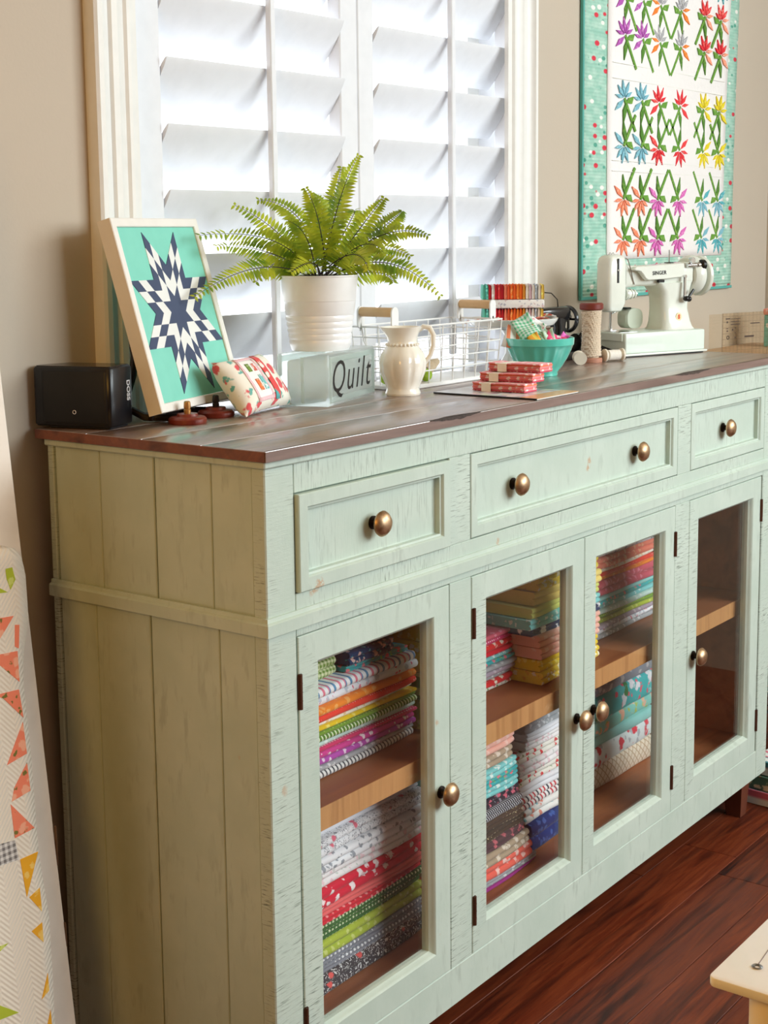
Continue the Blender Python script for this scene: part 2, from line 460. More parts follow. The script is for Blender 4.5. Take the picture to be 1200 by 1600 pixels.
P('cornice', BM().box(-.0055, X1+.0055, -.0055, .3606, .8935, .9022, .0015), 'paint')
# corner posts and face frame
fy0, fy1 = 0.0, .020
P('corner_post', BM().box(0, .0508, fy0, fy1, .0885, .8934, .0015), 'paint_h')
P('corner_post', BM().box(1.4336, X1, fy0, fy1, .0885, .8934, .0015), 'paint_h')
P('corner_post', BM().box(0, .02, .3506, .3606, .0885, .8934, .0012), 'paint_h')
P('corner_post', BM().box(X1-.02, X1, .3506, .3606, .0885, .8934, .0012), 'paint_h')
for z0, z1 in ((.8584, .8934), (.6896, .7404)):
    P('rail', BM().box(.0510, 1.4334, fy0+.0003, fy1, z0, z1, .0008), 'paint_v')
P('rail', BM().box(.0510, 1.4334, fy0+.0003, fy1, .0886, .1446, .0012), 'paint')
for x0, x1, z0, z1 in ((.3690, .4190, .7406, .8582), (1.0586, 1.1095, .7406, .8582), (.3682, .4204, .1448, .6894), (1.0546, 1.1095, .1448, .6894)):
    P('stile', BM().box(x0, x1, fy0+.0002, fy1, z0, z1, .0008), 'paint_h')
# waist moulding
def waist(front):
    pr = [(0, .7010), (.0066, .7010), (.0066, .7150), (.0050, .7165), (.0030, .7170), (.0022, .7215), (0, .7218)]
    if front: return BM().loft([[(-h, -h, z) for h, z in pr], [(X1+h, -h, z) for h, z in pr]])
    return BM().loft([[(-h, -h, z) for h, z in pr], [(-h, .3606, z) for h, z in pr]])
P('waist_moulding', waist(True), 'paint'); P('waist_moulding', waist(False), 'paint')
# planked sides
up = [.0203, .0841, .1759, .2693, .3504]; lo = [.0203, .0772, .190, .285, .3504]
for ys_, z0, z1 in ((up, .7012, .8934), (lo, .0886, .7008)):
    for i in range(4):
        dx = (0.0028, .0034, .0026, .0032)[i]
        P('side_plank', BM().box(dx, .0160, ys_[i]+.0007, ys_[i+1]-.0007, z0, z1, .0011), 'paint')
        P('side_plank', BM().box(X1-.016, X1-dx, ys_[i]+.0007, ys_[i+1]-.0007, z0, z1, .0011), 'paint')
# inside: lining, floor, back, dividers, shelves
P('side_lining', BM().box(.0162, .0200, .021, .3480, .15, .70), 'inside'); P('side_lining', BM().box(X1-.02, X1-.0162, .021, .3480, .15, .70), 'inside')
P('back_panel', BM().box(.0165, X1-.0165, .3482, .3502, .1, .89), 'inside')
P('bottom_board', BM().box(.0202, X1-.0202, .0202, .3480, .1525, .1605), 'inside')
P('inner_top', BM().box(.0202, X1-.0202, .0202, .3480, .702, .708), 'inside')
for x0, x1, zt in ((.0202, X1-.0202, .4500),):
    sh = P('shelf', BM().box(x0, x1, .0312, .3478, zt-.030, zt), 'inside')
    obj('shelf_front', BM().box(x0, x1, .0300, .0311, zt-.030, zt), M['shelf_edge'], sh)
# legs
for lx_, ly_, sx, sy in ((1.4355, .030, 1, 1), (.03, .030, -1, 1), (1.4355, .30, 1, -1), (.03, .30, -1, -1)):
    m = BM(); a = .040
    m.loft([[(lx_, ly_, 0.0003), (lx_+.026, ly_, 0.0003), (lx_+.026, ly_+.03, 0.0003), (lx_, ly_+.03, 0.0003)],
            [(lx_-.007, ly_-.005, .0884), (lx_+.035, ly_-.005, .0884), (lx_+.035, ly_+.038, .0884), (lx_-.007, ly_+.038, .0884)]])
    P('leg', m, 'leg')
P('base_frame', BM().box(.06, X1-.06, .10, .13, .05, .0884).box(.06, X1-.06, .27, .30, .05, .0884), 'leg')
P('bottom_rail', BM().box(.0202, X1-.0202, .0202, .3480, .0886, .0960), 'leg')

def knob(par, x, y, z, L):
    """round bronze knob: rosette, dark neck and domed head; y = head centre, L = standoff"""
    k = obj('knob', BM().lathe([(0, .0085), (.006, .0082), (.0115, .006), (.0152, .002), (.0163, -.0005), (.0152, -.003), (.010, -.0055), (.004, -.006), (0, -.006)], 28, Tr(x, y, z) @ along('-y'), cap=False), M['bronze'], par)
    obj('neck', BM().lathe([(0, -.005), (.0045, -.005), (.0042, -.009), (.0055, -L+.004), (.0085, -L+.002), (.0085, -L)], 18, Tr(x, y, z) @ along('-y')), M['iron'], k)
def panel_drawer(x0, x1, z0, z1, yf, knobs):
    d = empty_part('drawer', cab, True); bw = .0165
    g = .0010
    x0 += g; x1 -= g; z0 += g; z1 -= g
    pr = [(0, -.019), (0, -.001), (.001, 0), (bw-.001, 0), (bw, -.001), (bw+.001, -.0036), (bw+.0035, -.0044), (bw+.0040, -.0116), (bw+.0055, -.0119), (bw+.0055, -.019)]
    nrm = (0, -1, 0)
    c = [(x0, yf, z0), (x1, yf, z0), (x1, yf, z1), (x0, yf, z1)]
    for i, (nm, inw, mt) in enumerate((('rail', (0,0,1), 'paint'), ('stile', (-1,0,0), 'paint'), ('rail', (0,0,-1), 'paint'), ('stile', (1,0,0), 'paint'))):
        obj(nm, frame_piece(c[i], c[(i+1) % 4], pr, inw, nrm), M[mt], d)
    obj('panel', BM().box(x0+bw+.0050, x1-bw-.0050, yf+.0122, yf+.0185, z0+bw+.0050, z1-bw-.0050), M['paint_p'] if x1-x0 < .34 else M['paint'], d)
    obj('box', BM().box(x0+.006, x1-.006, yf+.0196, .33, z0+.006, z1-.012), M['inside'], d)
    for kx in knobs: knob(d, kx, yf-.004, (z0+z1)/2-.001, .0160)
panel_drawer(.0514, .3640, .7410, .8578, -.0060, [.2075])
panel_drawer(.4197, 1.0579, .7410, .8578, -.0002, [.5460, .9225])
panel_drawer(1.1102, 1.4330, .7410, .8578, -.0002, [1.2680])
def glass_door(x0, x1, hinge_x, kx):
    d = empty_part('door', cab, True); z0, z1, yf = .1456, .6885, -.0002
    bw = .0370
    pr = [(0, -.019), (0, -.001), (.001, 0), (bw-.0015, 0), (bw, -.0012), (bw+.0010, -.0040), (bw+.0045, -.0085), (bw+.0050, -.0190)]
    c = [(x0, yf, z0), (x1, yf, z0), (x1, yf, z1), (x0, yf, z1)]
    for i, (nm, inw, mt) in enumerate((('rail', (0,0,1), 'paint'), ('stile', (-1,0,0), 'paint'), ('rail', (0,0,-1), 'paint'), ('stile', (1,0,0), 'paint_h'))):
        obj(nm, frame_piece(c[i], c[(i+1) % 4], pr, inw, (0,-1,0)), M[mt], d)
    obj('glass_pane', BM().box(x0+bw+.0055, x1-bw-.0055, .0125, .0145, z0+bw+.0055, z1-bw-.0055), M['pane'], d)
    for za in (.602, .188):
        m = BM().cyl((hinge_x, -.0020, za), (hinge_x, -.0020, za+.0425), .0026, 10)
        m.box(hinge_x-.0032, hinge_x+.0032, -.0018, -.0004, za, za+.0425)
        for q in (.0105, .021, .0315): m.cyl((hinge_x, -.0020, za+q-.0003), (hinge_x, -.0020, za+q+.0003), .0029, 10)
        obj('hinge', m, M['hinge'], d)
    knob(d, kx, -.0170, .4085, .0168)
glass_door(.0529, .3666, .0535, .3440)
glass_door(.4216, .7364, .4245, .7140)
glass_door(.7380, 1.0534, 1.0525, .7670)
glass_door(1.1105, 1.4258, 1.4250, 1.1330)
# ------------------------------------------------------------------ folded fabric in the sideboard
FB = dict(
 stripe_grey=fabric('grey_white_stripe', (232,232,230), 'stripe', (74,80,88), scale=.8),
 purple=fabric('purple_floral', (186,84,178), 'floral', (240,220,240), scale=1.2),
 magenta=fabric('magenta_floral', (214,72,150), 'floral', (250,235,240), scale=1.1),
 pinkred=fabric('raspberry_dot', (216,62,110), 'dots', (250,210,220), scale=1.3),
 mint=fabric('pale_mint', (200,226,216), 'floral', (235,245,240), scale=1),
 leaf=fabric('green_tick', (96,140,52), 'stripe', (226,238,200), scale=.9),
 olive=fabric('green_solid_dot', (120,160,60), 'dots', (190,210,120), scale=1.2),
 yellow=fabric('sunny_yellow', (236,206,40), 'floral', (246,232,120), scale=1),
 cream=fabric('cream_print', (246,240,222), 'floral', (235,200,150), (210,220,180), 1),
 reddot=fabric('red_dot', (238,74,58), 'dots', (255,200,190), scale=1.5),
 orange=fabric('orange_print', (246,140,48), 'floral', (250,176,96), scale=1),
 whitegrey=fabric('white_grey_circle', (238,240,244), 'floral', (196,204,214), (228,120,140), .9),
 ticks=fabric('white_rainbow_tick', (246,246,246), 'stripe', (236,130,150), (90,150,190), .5),
 teal=fabric('teal_floral', (64,178,182), 'floral', (240,130,140), (140,200,110), 1),
 navyfl=fabric('navy_floral', (30,70,110), 'floral', (240,200,190), (90,190,190), 1.1),
 gingham=fabric('green_gingham', (232,238,190), 'gingham', (110,150,50), scale=1),
 redfl=fabric('red_floral', (226,52,56), 'floral', (250,240,220), scale=.9),
 yelfl=fabric('yellow_floral', (240,214,70), 'floral', (250,246,220), (230,180,60), .8),
 char=fabric('charcoal_scroll', (74,70,74), 'scribble', (226,226,226), (230,100,96), .55),
 greydot=fabric('grey_dot', (140,142,152), 'dots', (238,240,244), scale=.9),
 chart=fabric('chartreuse_print', (178,196,70), 'floral', (208,218,130), scale=1.2),
 forest=fabric('forest_print', (66,112,56), 'dots', (220,236,190), scale=1.0),
 crimson=fabric('crimson_print', (222,46,62), 'dots', (250,170,170), scale=.6),
 coral=fabric('coral_solid', (240,112,112), 'solid'),
 crimfl=fabric('crimson_white_floral', (222,40,66), 'floral', (252,240,240), scale=.8),
 whpink=fabric('white_pink_bloom', (244,240,240), 'floral', (238,206,212), (206,214,206), .9),
 whleaf=fabric('white_grey_leaf', (242,243,246), 'floral', (158,164,172), scale=1.1),
 whflor=fabric('white_line_floral', (238,238,240), 'scribble', (150,152,158), (226,110,130), .7),
 white=fabric('white_cotton', (240,241,246), 'solid'),
 holly=fabric('white_red_berry', (240,236,226), 'floral', (226,66,70), (120,160,90), .8),
 grey=fabric('grey_print', (168,172,176), 'floral', (220,222,224), scale=1),
 mauve=fabric('mauve_grey', (176,160,176), 'floral', (214,204,214), scale=1),
 peach=fabric('peach_solid', (246,186,168), 'floral', (250,210,196), scale=.8),
 aqua=fabric('aqua_print', (132,210,210), 'floral', (226,244,240), scale=1),
 aquasol=fabric('aqua_solid', (150,214,208), 'solid'),
 navydot=fabric('navy_cloud', (40,58,96), 'floral', (246,246,250), scale=.45),
 lime=fabric('lime_yellow', (216,222,120), 'solid'),
 butter=fabric('butter_yellow', (246,222,128), 'solid'),
 violet=fabric('violet_solid', (176,60,150), 'solid'),
 taupe=fabric('taupe_floral', (180,160,136), 'floral', (228,216,200), scale=.8),
 plum=fabric('plum_brown', (92,70,74), 'floral', (200,110,120), scale=.8),
 brown=fabric('dark_brown_dot', (80,68,58), 'dots', (206,190,150), scale=.8),
 blacks=fabric('black_stripe', (44,44,52), 'stripe', (200,204,210), scale=1.2),
 blackf=fabric('black_floral', (52,48,60), 'floral', (220,110,130), (150,150,160), .9),
 corfl=fabric('coral_floral', (244,112,96), 'floral', (252,210,200), scale=.8),
 navy=fabric('royal_navy', (34,56,120), 'floral', (70,100,170), scale=.9),
 circ=fabric('white_colour_ring', (246,244,240), 'floral', (236,150,130), (110,190,200), .6),
 redstr=fabric('white_red_stripe', (246,242,240), 'stripe', (216,70,80), (60,80,90), .55),
 rose=fabric('rose_print', (206,92,110), 'floral', (226,140,160), scale=1),
 salmon=fabric('salmon_print', (244,140,116), 'floral', (250,190,150), scale=1),
 lav=fabric('white_lavender_floral', (236,234,240), 'floral', (150,150,200), (120,140,130), 1.0),
 turq=fabric('turquoise_rose', (76,190,190), 'floral', (240,240,244), (236,100,120), .42, (70,140,80)),
 aqpeach=fabric('aqua_peach_flower', (136,210,198), 'floral', (246,190,160), (190,200,90), .45),
 whred=fabric('pale_blue_red_flower', (226,236,236), 'floral', (226,70,84), (180,190,196), .42),
 tan=fabric('cream_tan_lattice', (236,224,204), 'lattice', (196,172,140), scale=.8),
 smoke=fabric('smoke_floral', (150,156,164), 'floral', (206,204,204), scale=.6),
)
def folded(name_label, mat, x0, x1, yf, dep, z0, z1, group=None, folds=2, seed=0, skew=0.0):
    """one folded length of cloth: rounded folds to the front, layered edges at the sides"""
    rnd = random.Random(seed*977+int(z0*1e5)); h = z1-z0; L = x1-x0
    prof = []
    fh = h/folds
    for k in range(folds):
        for j in range(7):
            a = -PI/2 + PI*j/6
            prof.append((-min(.006, fh*.55)*math.cos(a)*1.0 + .004, k*fh + fh/2 + fh*.5*math.sin(a)))
    prof += [(dep, h), (dep, 0)]
    loops = []; n = 12; a1, a2 = rnd.uniform(0, 6), rnd.uniform(0, 6)
    for i in range(n+1):
        t = i/n; x = -L/2+L*t
        dy = .0022*math.sin(3.1*t+a1)+.0012*math.sin(9*t+a2)+skew*(t-.5)
        e = .0016 if i in (0, n) else 0
        loops.append([(x, p + (dy if p < dep*.5 else 0) + (e if p < dep*.5 else -e), min(max(q, e*.4), h-e*.4)) for p, q in prof])
    o = obj('folded_fabric', BM().loft(loops), mat, smooth=50)
    o.location = ((x0+x1)/2, yf, z0)
    tag(o, name_label, 'fabric', group)
    return o
def stack(x0, x1, yf, dep, rows, place, seed, folds=1, xj=.004, yj=.003, skew=0.0):
    r = random.Random(seed)
    if rows[0][0] > .4:
        zb, zt = rows[0][0], rows[-1][1]; g = lambda z: .4503+(z-zb)*(zt-.4503)/(zt-zb)
        rows = [(g(q[0]), g(q[1]))+tuple(q[2:]) for q in rows]
    for i, row in enumerate(rows):
        z0, z1, key, lab = row[:4]
        a = row[4] if len(row) > 4 else 0; b = row[5] if len(row) > 5 else 0; c = row[6] if len(row) > 6 else 0
        folded(lab + ' ' + place, FB[key], x0+a+r.uniform(-xj, xj), x1+b+r.uniform(-xj, xj), yf+c+r.uniform(-yj, yj), dep, z0+.0002, z1-.0002, seed=seed+i, folds=max(1, folds if z1-z0 > .009 else 1), skew=skew)
P1 = 'in upper pile, leftmost door'
stack(.085, .413, .088, .20, [
 (.4598,.4700,'stripe_grey','bottom white fabric with dark grey tick stripes'),
 (.4700,.4765,'grey','thin grey print fabric second from the bottom'),
 (.4765,.4850,'purple','purple fabric with white flowers'),
 (.4850,.4930,'magenta','magenta fabric with white flowers above the purple one'),
 (.4930,.4985,'pinkred','raspberry pink dotted fabric under the pale mint one'),
 (.4985,.5060,'mint','pale mint green fabric'),
 (.5060,.5150,'leaf','green fabric with white tick marks'),
 (.5150,.5205,'olive','thin leaf green fabric under the yellow one'),
 (.5205,.5260,'yellow','bright yellow fabric'),
 (.5260,.5310,'cream','thin cream fabric above the yellow one'),
 (.5310,.5400,'reddot','red fabric with tiny pale dots'),
 (.5400,.5500,'orange','orange print fabric'),
 (.5500,.5620,'whitegrey','white fabric with grey and pink circles'),
 (.5620,.5740,'ticks','white fabric with rainbow tick marks'),
], P1, 11, xj=.005)
folded('teal floral fabric under the navy one '+P1, FB['teal'], .270, .405, .095, .17, .5743, .5830, seed=31)
folded('navy floral fabric on top of the tall pile '+P1, FB['navyfl'], .272, .372, .095, .15, .5833, .6020, seed=32, folds=2)
folded('green gingham fabric at back left '+P1, FB['gingham'], .090, .262, .108, .17, .5743, .5990, seed=33, folds=2)
P2 = 'in lower pile, leftmost door'
stack(.075, .4180, .080, .20, [
 (.1607,.1880,'char','charcoal fabric with white scrolls and coral specks'),
 (.1880,.1985,'greydot','grey fabric with white dots'),
 (.1985,.2100,'greydot','lighter grey dotted fabric under the chartreuse one'),
 (.2100,.2350,'chart','chartreuse green print fabric'),
 (.2350,.2460,'forest','dark green dotted fabric'),
 (.2460,.2560,'forest','dark green dotted fabric just below the red one'),
 (.2560,.2670,'crimson','red fabric with pale spots'),
 (.2670,.2790,'coral','plain coral pink fabric'),
 (.2790,.3060,'crimfl','bright red fabric with white flowers'),
 (.3060,.3275,'whpink','white fabric with faint pink blooms'),
 (.3275,.3495,'whleaf','white fabric with small grey leaves'),
 (.3495,.3735,'whflor','white fabric with grey line flowers and red buds'),
], P2, 51, folds=2, xj=.002, yj=.002)
folded('plain white folded fabric topmost '+P2, FB['white'], .080, .418, .088, .19, .3738, .3850, seed=77)
P3 = 'in upper left pile, second door'
stack(.500, .708, .108, .18, [
 (.4423,.4500,'holly','white fabric with red berries'),
 (.4500,.4610,'redfl','red fabric with cream flowers',0,-.004),
 (.4610,.4690,'grey','grey print fabric'),
 (.4690,.4780,'mauve','mauve grey fabric'),
 (.4780,.4870,'grey','second grey print fabric, under the teal one'),
 (.4870,.4950,'teal','teal fabric with small flowers'),
 (.4950,.5020,'aqua','aqua print fabric'),
 (.5020,.5110,'crimson','red spotted fabric'),
 (.5110,.5230,'redfl','red floral fabric near the top'),
 (.5230,.5330,'pinkred','raspberry dotted fabric'),
 (.5330,.5420,'rose','dark rose fabric topmost'),
], P3, 91, folds=1, xj=.004)
P4 = 'in upper right pile, second door'
stack(.7130, .905, .062, .21, [
 (.4423,.4640,'yelfl','yellow fabric with white flowers'),
 (.4640,.4840,'yellow','plain bright yellow fabric'),
 (.4840,.5040,'peach','peach fabric'),
 (.5040,.5260,'peach','paler peach fabric under the navy one'),
 (.5260,.5400,'navydot','navy fabric with white blossoms',-.020),
 (.5400,.5580,'aqua','aqua fabric with white flowers',-.030),
 (.5580,.5760,'lime','lime yellow fabric',-.024),
 (.5760,.6000,'butter','butter yellow fabric',-.014),
 (.6000,.6250,'yelfl','yellow floral fabric topmost',-.010),
], P4, 131, folds=2, xj=.003, yj=.002)
P5 = 'in lower left pile, second door'
stack(.485, .690, .067, .20, [
 (.1607,.1655,'violet','thin violet fabric',0,.030),
 (.1655,.1755,'grey','thin pale grey fabric',0,.028),
 (.1755,.2010,'corfl','coral fabric with white flowers',0,.012),
 (.2010,.2230,'taupe','taupe fabric with cream flowers',0,.002),
 (.2230,.2385,'plum','plum brown fabric with pink flowers',0,-.012),
 (.2385,.2560,'brown','dark brown dotted fabric',0,-.018),
 (.2560,.2740,'brown','dark brown dotted fabric with tan specks, second one up',0,-.022),
 (.2740,.2910,'blacks','black fabric with pale stripes',0,-.030),
 (.2910,.3090,'blackf','black fabric with pink flowers',0,-.032),
 (.3090,.3250,'aqua','aqua fabric with white print',0,-.036),
 (.3250,.3400,'teal','teal floral fabric',0,-.038),
 (.3400,.3560,'aqua','second aqua fabric, under the taupe one',0,-.040),
 (.3560,.3750,'taupe','beige taupe fabric',0,-.048),
 (.3750,.3950,'peach','pale peach fabric topmost',0,-.040),
], P5, 171, folds=2, xj=.002, yj=.002)
P6 = 'in lower right pile, second door'
stack(.7330, .930, .094, .19, [
 (.1607,.2080,'navy','thick navy blue fabric'),
 (.2080,.2330,'circ','white fabric with coloured rings',-.012),
 (.2330,.2560,'redstr','white fabric with red and black stripes',-.022),
 (.2560,.2740,'white','plain white fabric',-.024),
 (.2740,.2930,'holly','white fabric with red berries',-.026),
 (.2930,.3130,'whpink','white fabric with pink blooms',-.028),
 (.3130,.3310,'holly','white fabric with red holly sprigs',-.034),
 (.3310,.3460,'whpink','white pink flowered fabric under the grey edged one',-.010),
 (.3460,.3600,'white','plain white fabric near the top',-.006),
 (.3600,.3780,'grey','grey fabric topmost',-.014),
], P6, 211, folds=2, xj=.002, yj=.002)
P7 = 'in upper pile, third door'
stack(.955, 1.215, .112, .17, [
 (.4423,.4510,'grey','pale grey fabric at the bottom',-.0),
 (.4510,.4600,'whitegrey','white fabric with grey circles'),
 (.4600,.4690,'mauve','mauve grey fabric'),
 (.4690,.4780,'chart','chartreuse fabric'),
 (.4780,.4870,'olive','green dotted fabric'),
 (.4870,.4960,'mint','pale mint fabric'),
 (.4960,.5050,'aqua','aqua print fabric'),
 (.5050,.5140,'teal','teal floral fabric'),
 (.5140,.5210,'aquasol','plain aqua fabric'),
 (.5210,.5340,'rose','rose pink print fabric'),
 (.5340,.5490,'rose','darker rose fabric, above the other rose one'),
 (.5490,.5560,'orange','orange print fabric'),
 (.5560,.5640,'reddot','red dotted fabric'),
 (.5640,.5710,'cream','cream print fabric'),
 (.5710,.5830,'salmon','salmon print fabric'),
 (.5830,.5930,'salmon','salmon fabric under the lavender floral one'),
 (.5930,.6080,'lav','white fabric with lavender flowers'),
 (.6080,.6200,'whleaf','white fabric with grey leaves topmost'),
], P7, 251, xj=.003, yj=.002)
P8 = 'in lower pile, third door'
stack(.975, 1.255, .132, .17, [
 (.1607,.2020,'tan','thick cream fabric with tan lattice print'),
 (.2020,.2400,'whred','pale blue fabric with red flowers'),
 (.2400,.2610,'aquasol','plain aqua fabric'),
 (.2610,.2870,'aqpeach','aqua fabric with peach flowers'),
 (.2870,.3340,'turq','thick turquoise fabric with white and red roses'),
 (.3340,.3560,'smoke','smoky grey floral fabric topmost'),
], P8, 291, folds=1, xj=.001, yj=.002)

stack(.432, .489, .075, .16, [
 (.4503,.4950,'chart','thick chartreuse fabric'),
 (.4950,.5350,'leaf','green ticked fabric'),
 (.5350,.5800,'yelfl','yellow floral fabric'),
 (.5800,.6100,'yellow','bright yellow fabric'),
 (.6100,.6450,'redfl','red floral fabric topmost'),
], 'in narrow right hand pile, leftmost door', 331, folds=2, xj=.001)
# ------------------------------------------------------------------ things on top of the sideboard
ZT = .9152
# black speaker
s = T('speaker', 'black box speaker with vertical white lettering at the left end of the top', 'speaker', (.0238, .2661, ZT), math.radians(17.5))
blk = plain('black_satin_plastic', (22, 22, 26), .32); blk2 = plain('black_mesh', (14, 14, 18), .5)
def rrect(x0, x1, y0, y1, r, n=5):
    out = []
    for cx, cy, a0 in ((x1-r, y1-r, 0), (x0+r, y1-r, 90), (x0+r, y0+r, 180), (x1-r, y0+r, 270)):
        for k in range(n+1):
            a = math.radians(a0+90*k/n); out.append((cx+r*math.cos(a), cy+r*math.sin(a)))
    return out
def rbox(bm, x0, x1, y0, y1, z0, z1, r, e=.002, n=5, MM=None):
    """vertical box with round corners in plan and softened top and bottom edges"""
    L = []
    for z, i in ((z0, e), (z0+e*.3, e*.3), (z0+e, 0), (z1-e, 0), (z1-e*.3, e*.3), (z1, e)):
        L.append([(p[0], p[1], z) for p in rrect(x0+i, x1-i, y0+i, y1-i, max(r-i, .0005), n)])
    return bm.loft(L, M=MM)
obj('body', BM().prism([(0, .004), (.004, 0), (.052, 0), (.056, .004), (.056, .090), (.016, .1115), (.004, .1115), (0, .108)], .003, .077, 'z', None, .0025), blk, s)
obj('grille', rbox(BM(), -.0012, .0300, .004, .100, .0072, .0725, .006, .002), blk2, s)
obj('foot', BM().box(.006, .05, .006, .092, 0, .0032, .001), blk2, s)
obj('top_panel', BM().prism([(.003, .006), (.006, .003), (.050, .003), (.053, .006), (.053, .089), (.015, .1085), (.006, .1085), (.003, .105)], .0766, .0782, 'z', None, .0005), plain('dark_gloss_top', (40, 34, 32), .2), s)
lt = plain('white_print', (226, 226, 230), .5)
RX = Matrix.Rotation(PI/2, 4, 'X')
obj('lettering', text_mesh('DOSS', .0105, .0002, M=Tr(.042, -.0003, .046) @ RX @ Matrix.Rotation(-PI/2, 4, 'Z'), bold=.0002), lt, s)
obj('power_mark', BM().tube([(-.0014, .052+.0022*math.cos(a), .0215+.0022*math.sin(a)) for a in [2*PI*k/14 for k in range(14)]], .0005, 5, closed=True), lt, s)

# star quilt picture on its stand
pz, th = .932, .268
MP = Tr(.0853, .2411, pz) @ Rz(.2478) @ Matrix.Rotation(-th, 4, 'X')
PWd, PH, PT = .2181, .2520, .020
pic = T('framed_picture', 'white framed aqua picture of a navy and white eight pointed star', 'picture', (.0853, .2411, pz), .2478)
MP = Matrix.Rotation(-th, 4, 'X')   # local: x across, z up the panel, -y out of the face
fr_m = plain('white_wood_frame', (240, 236, 228), .5); aqua_m = plain('aqua_print_board', (132, 214, 194), .6)
nav = plain('navy_print', (62, 74, 104), .6); whi = plain('white_print_board', (236, 236, 232), .6)
pr = [(0, -PT), (0, -.001), (.001, 0), (.0105, 0), (.0115, -.001), (.0115, -.005), (.012, -PT)]
cs = [(0,0,0), (PWd,0,0), (PWd,0,PH), (0,0,PH)]
for i, inw in enumerate(((0,0,1), (-1,0,0), (0,0,-1), (1,0,0))):
    q = frame_piece(cs[i], cs[(i+1) % 4], pr, inw, (0,-1,0)); bmesh.ops.transform(q.b, matrix=MP, verts=list(q.b.verts))
    obj('frame_side', q, fr_m, pic)
obj('board', BM().box(.0118, PWd-.0118, .0030, .0060, .0118, PH-.0118, M=MP), aqua_m, pic)
R_ = .1165; a_ = R_/(2*math.cos(math.radians(22.5))*3)
SX = .905
for k in range(8):
    t0 = math.radians(22.5+45*k)
    e1 = Vector((math.cos(t0-PI/8), 0, math.sin(t0-PI/8)))*a_; e2 = Vector((math.cos(t0+PI/8), 0, math.sin(t0+PI/8)))*a_
    for i in range(3):
        for j in range(3):
            c0 = e1*i+e2*j; q = BM()
            pts = [c0, c0+e1, c0+e1+e2, c0+e2]
            pts = [(p.x*SX+PWd/2, p.z+PH/2) for p in pts]
            q.prism(pts, .0022, .0030, 'y', MP)
            obj('diamond', q, nav if (i+j) % 2 == 0 else whi, pic, smooth=0)
red_w = plain('red_brown_turned_wood', (126, 52, 38), .35, nz=36, nscale=60); peg_m = plain('brass_peg', (190, 140, 84), .4, .6)
dk = plain('dark_stained_wood', (30, 18, 16), .4)
st = T('picture_stand', 'dark wooden display stand with red turned feet under the star picture', 'stand', (.16, .26, ZT), 0)
for (dx, dy, dark) in ((.1271, .2385, 0), (.1990, .2560, 1)):
    MF = Tr(dx-.16, dy-.26, 0)
    f = obj('foot', BM().lathe([(0, 0), (.0235, 0), (.0245, .002), (.0245, .006), (.022, .0085), (.014, .0095), (.0128, .0125), (0, .0125)], 28, MF), red_w, st)
    obj('peg', BM().lathe([(0, .0125), (.0042, .0125), (.0046, .017), (.0038, .018), (.0046, .0205), (.0042, .0270), (.003, .0282), (0, .0284)], 14, MF), peg_m if not dark else dk, f)
def curve_leg(x0, y0):
    pts = [(.030, .0, .006), (.020, .020, .006), (.0, .045, .007), (-.012, .0620, .018), (-.0135, .062, .036), (-.004, .0600, .060), (.004, .064, .085), (.010, .074, .110)]
    return BM().tube([(x0+p[0], y0+p[1], p[2]) for p in pts], .0052, 8)
obj('back_leg', curve_leg(.104-.16, .247-.26), dk, st)
obj('back_leg', curve_leg(.180-.16, .262-.26), dk, st)
obj('crossbar', BM().box(-.050, .016, .030, .038, .002, .0105, .0015, M=Rz(.22)), dk, st)

# small pillow leaning on the picture
pl = T('pincushion_pillow', 'small printed pillow with a patchwork house panel leaning beside the star picture', 'pillow', (.272, .230, ZT), math.radians(16.6))
pil_w = fabric('pillow_white_print', (244, 238, 224), 'floral', (226, 90, 96), (110, 180, 170), .5)
def pillow(L, H, Tk, lean):
    nx, nz = 22, 14; fr_, bk = [], []
    def pt(i, j, s):
        u, v = i/nx*2-1, j/nz*2-1
        pin = 1-.10*(1-u*u)*abs(v)**3; pin2 = 1-.08*(1-v*v)*abs(u)**3
        x, z = u*L/2*pin2, v*H/2*pin
        f = max(0, (1-u**4)*(1-v**4))**.55
        y = s*Tk/2*f
        return Vector((x, y, z+H/2))
    A = Matrix.Rotation(-lean, 4, 'X')
    vs = []; fs = []
    for s in (-1, 1):
        o = len(vs)
        for j in range(nz+1):
            for i in range(nx+1): vs.append(tuple(A @ pt(i, j, s)))
        for j in range(nz):
            for i in range(nx): fs.append((o+j*(nx+1)+i, o+j*(nx+1)+i+1, o+(j+1)*(nx+1)+i+1, o+(j+1)*(nx+1)+i))
    m = BM().poly(vs, fs); bmesh.ops.remove_doubles(m.b, verts=list(m.b.verts), dist=.00001)
    return m, lambda u, v, off=0.0: A @ (pt((u+1)/2*nx, (v+1)/2*nz, -1) + Vector((0, -off, 0)))
LEAN = .62
pm, pf = pillow(.150, .086, .040, LEAN)
obj('cover', pm, pil_w, pl, smooth=80).location = (0, -.004, .002)
def patch(u0, u1, v0, v1, off, nm, mat, n=4):
    vs = []; fs = []
    for j in range(n+1):
        for i in range(n+1):
            p = pf(u0+(u1-u0)*i/n, v0+(v1-v0)*j/n, off); vs.append((p.x, p.y-.004, p.z+.002))
    for j in range(n):
        for i in range(n): fs.append((j*(n+1)+i, j*(n+1)+i+1, (j+1)*(n+1)+i+1, (j+1)*(n+1)+i))
    o = obj(nm, BM().poly(vs, fs), mat, pl, smooth=80)
    sm = o.modifiers.new('thickness', 'SOLIDIFY'); sm.thickness = .0004; sm.offset = 1
    return o
pk = fabric('pillow_pink_stripe', (240, 170, 180), 'stripe', (250, 240, 240), scale=2)
patch(-.62, .02, -.80, .80, .0004, 'panel', fabric('pillow_panel_white', (246, 244, 240)), 8)
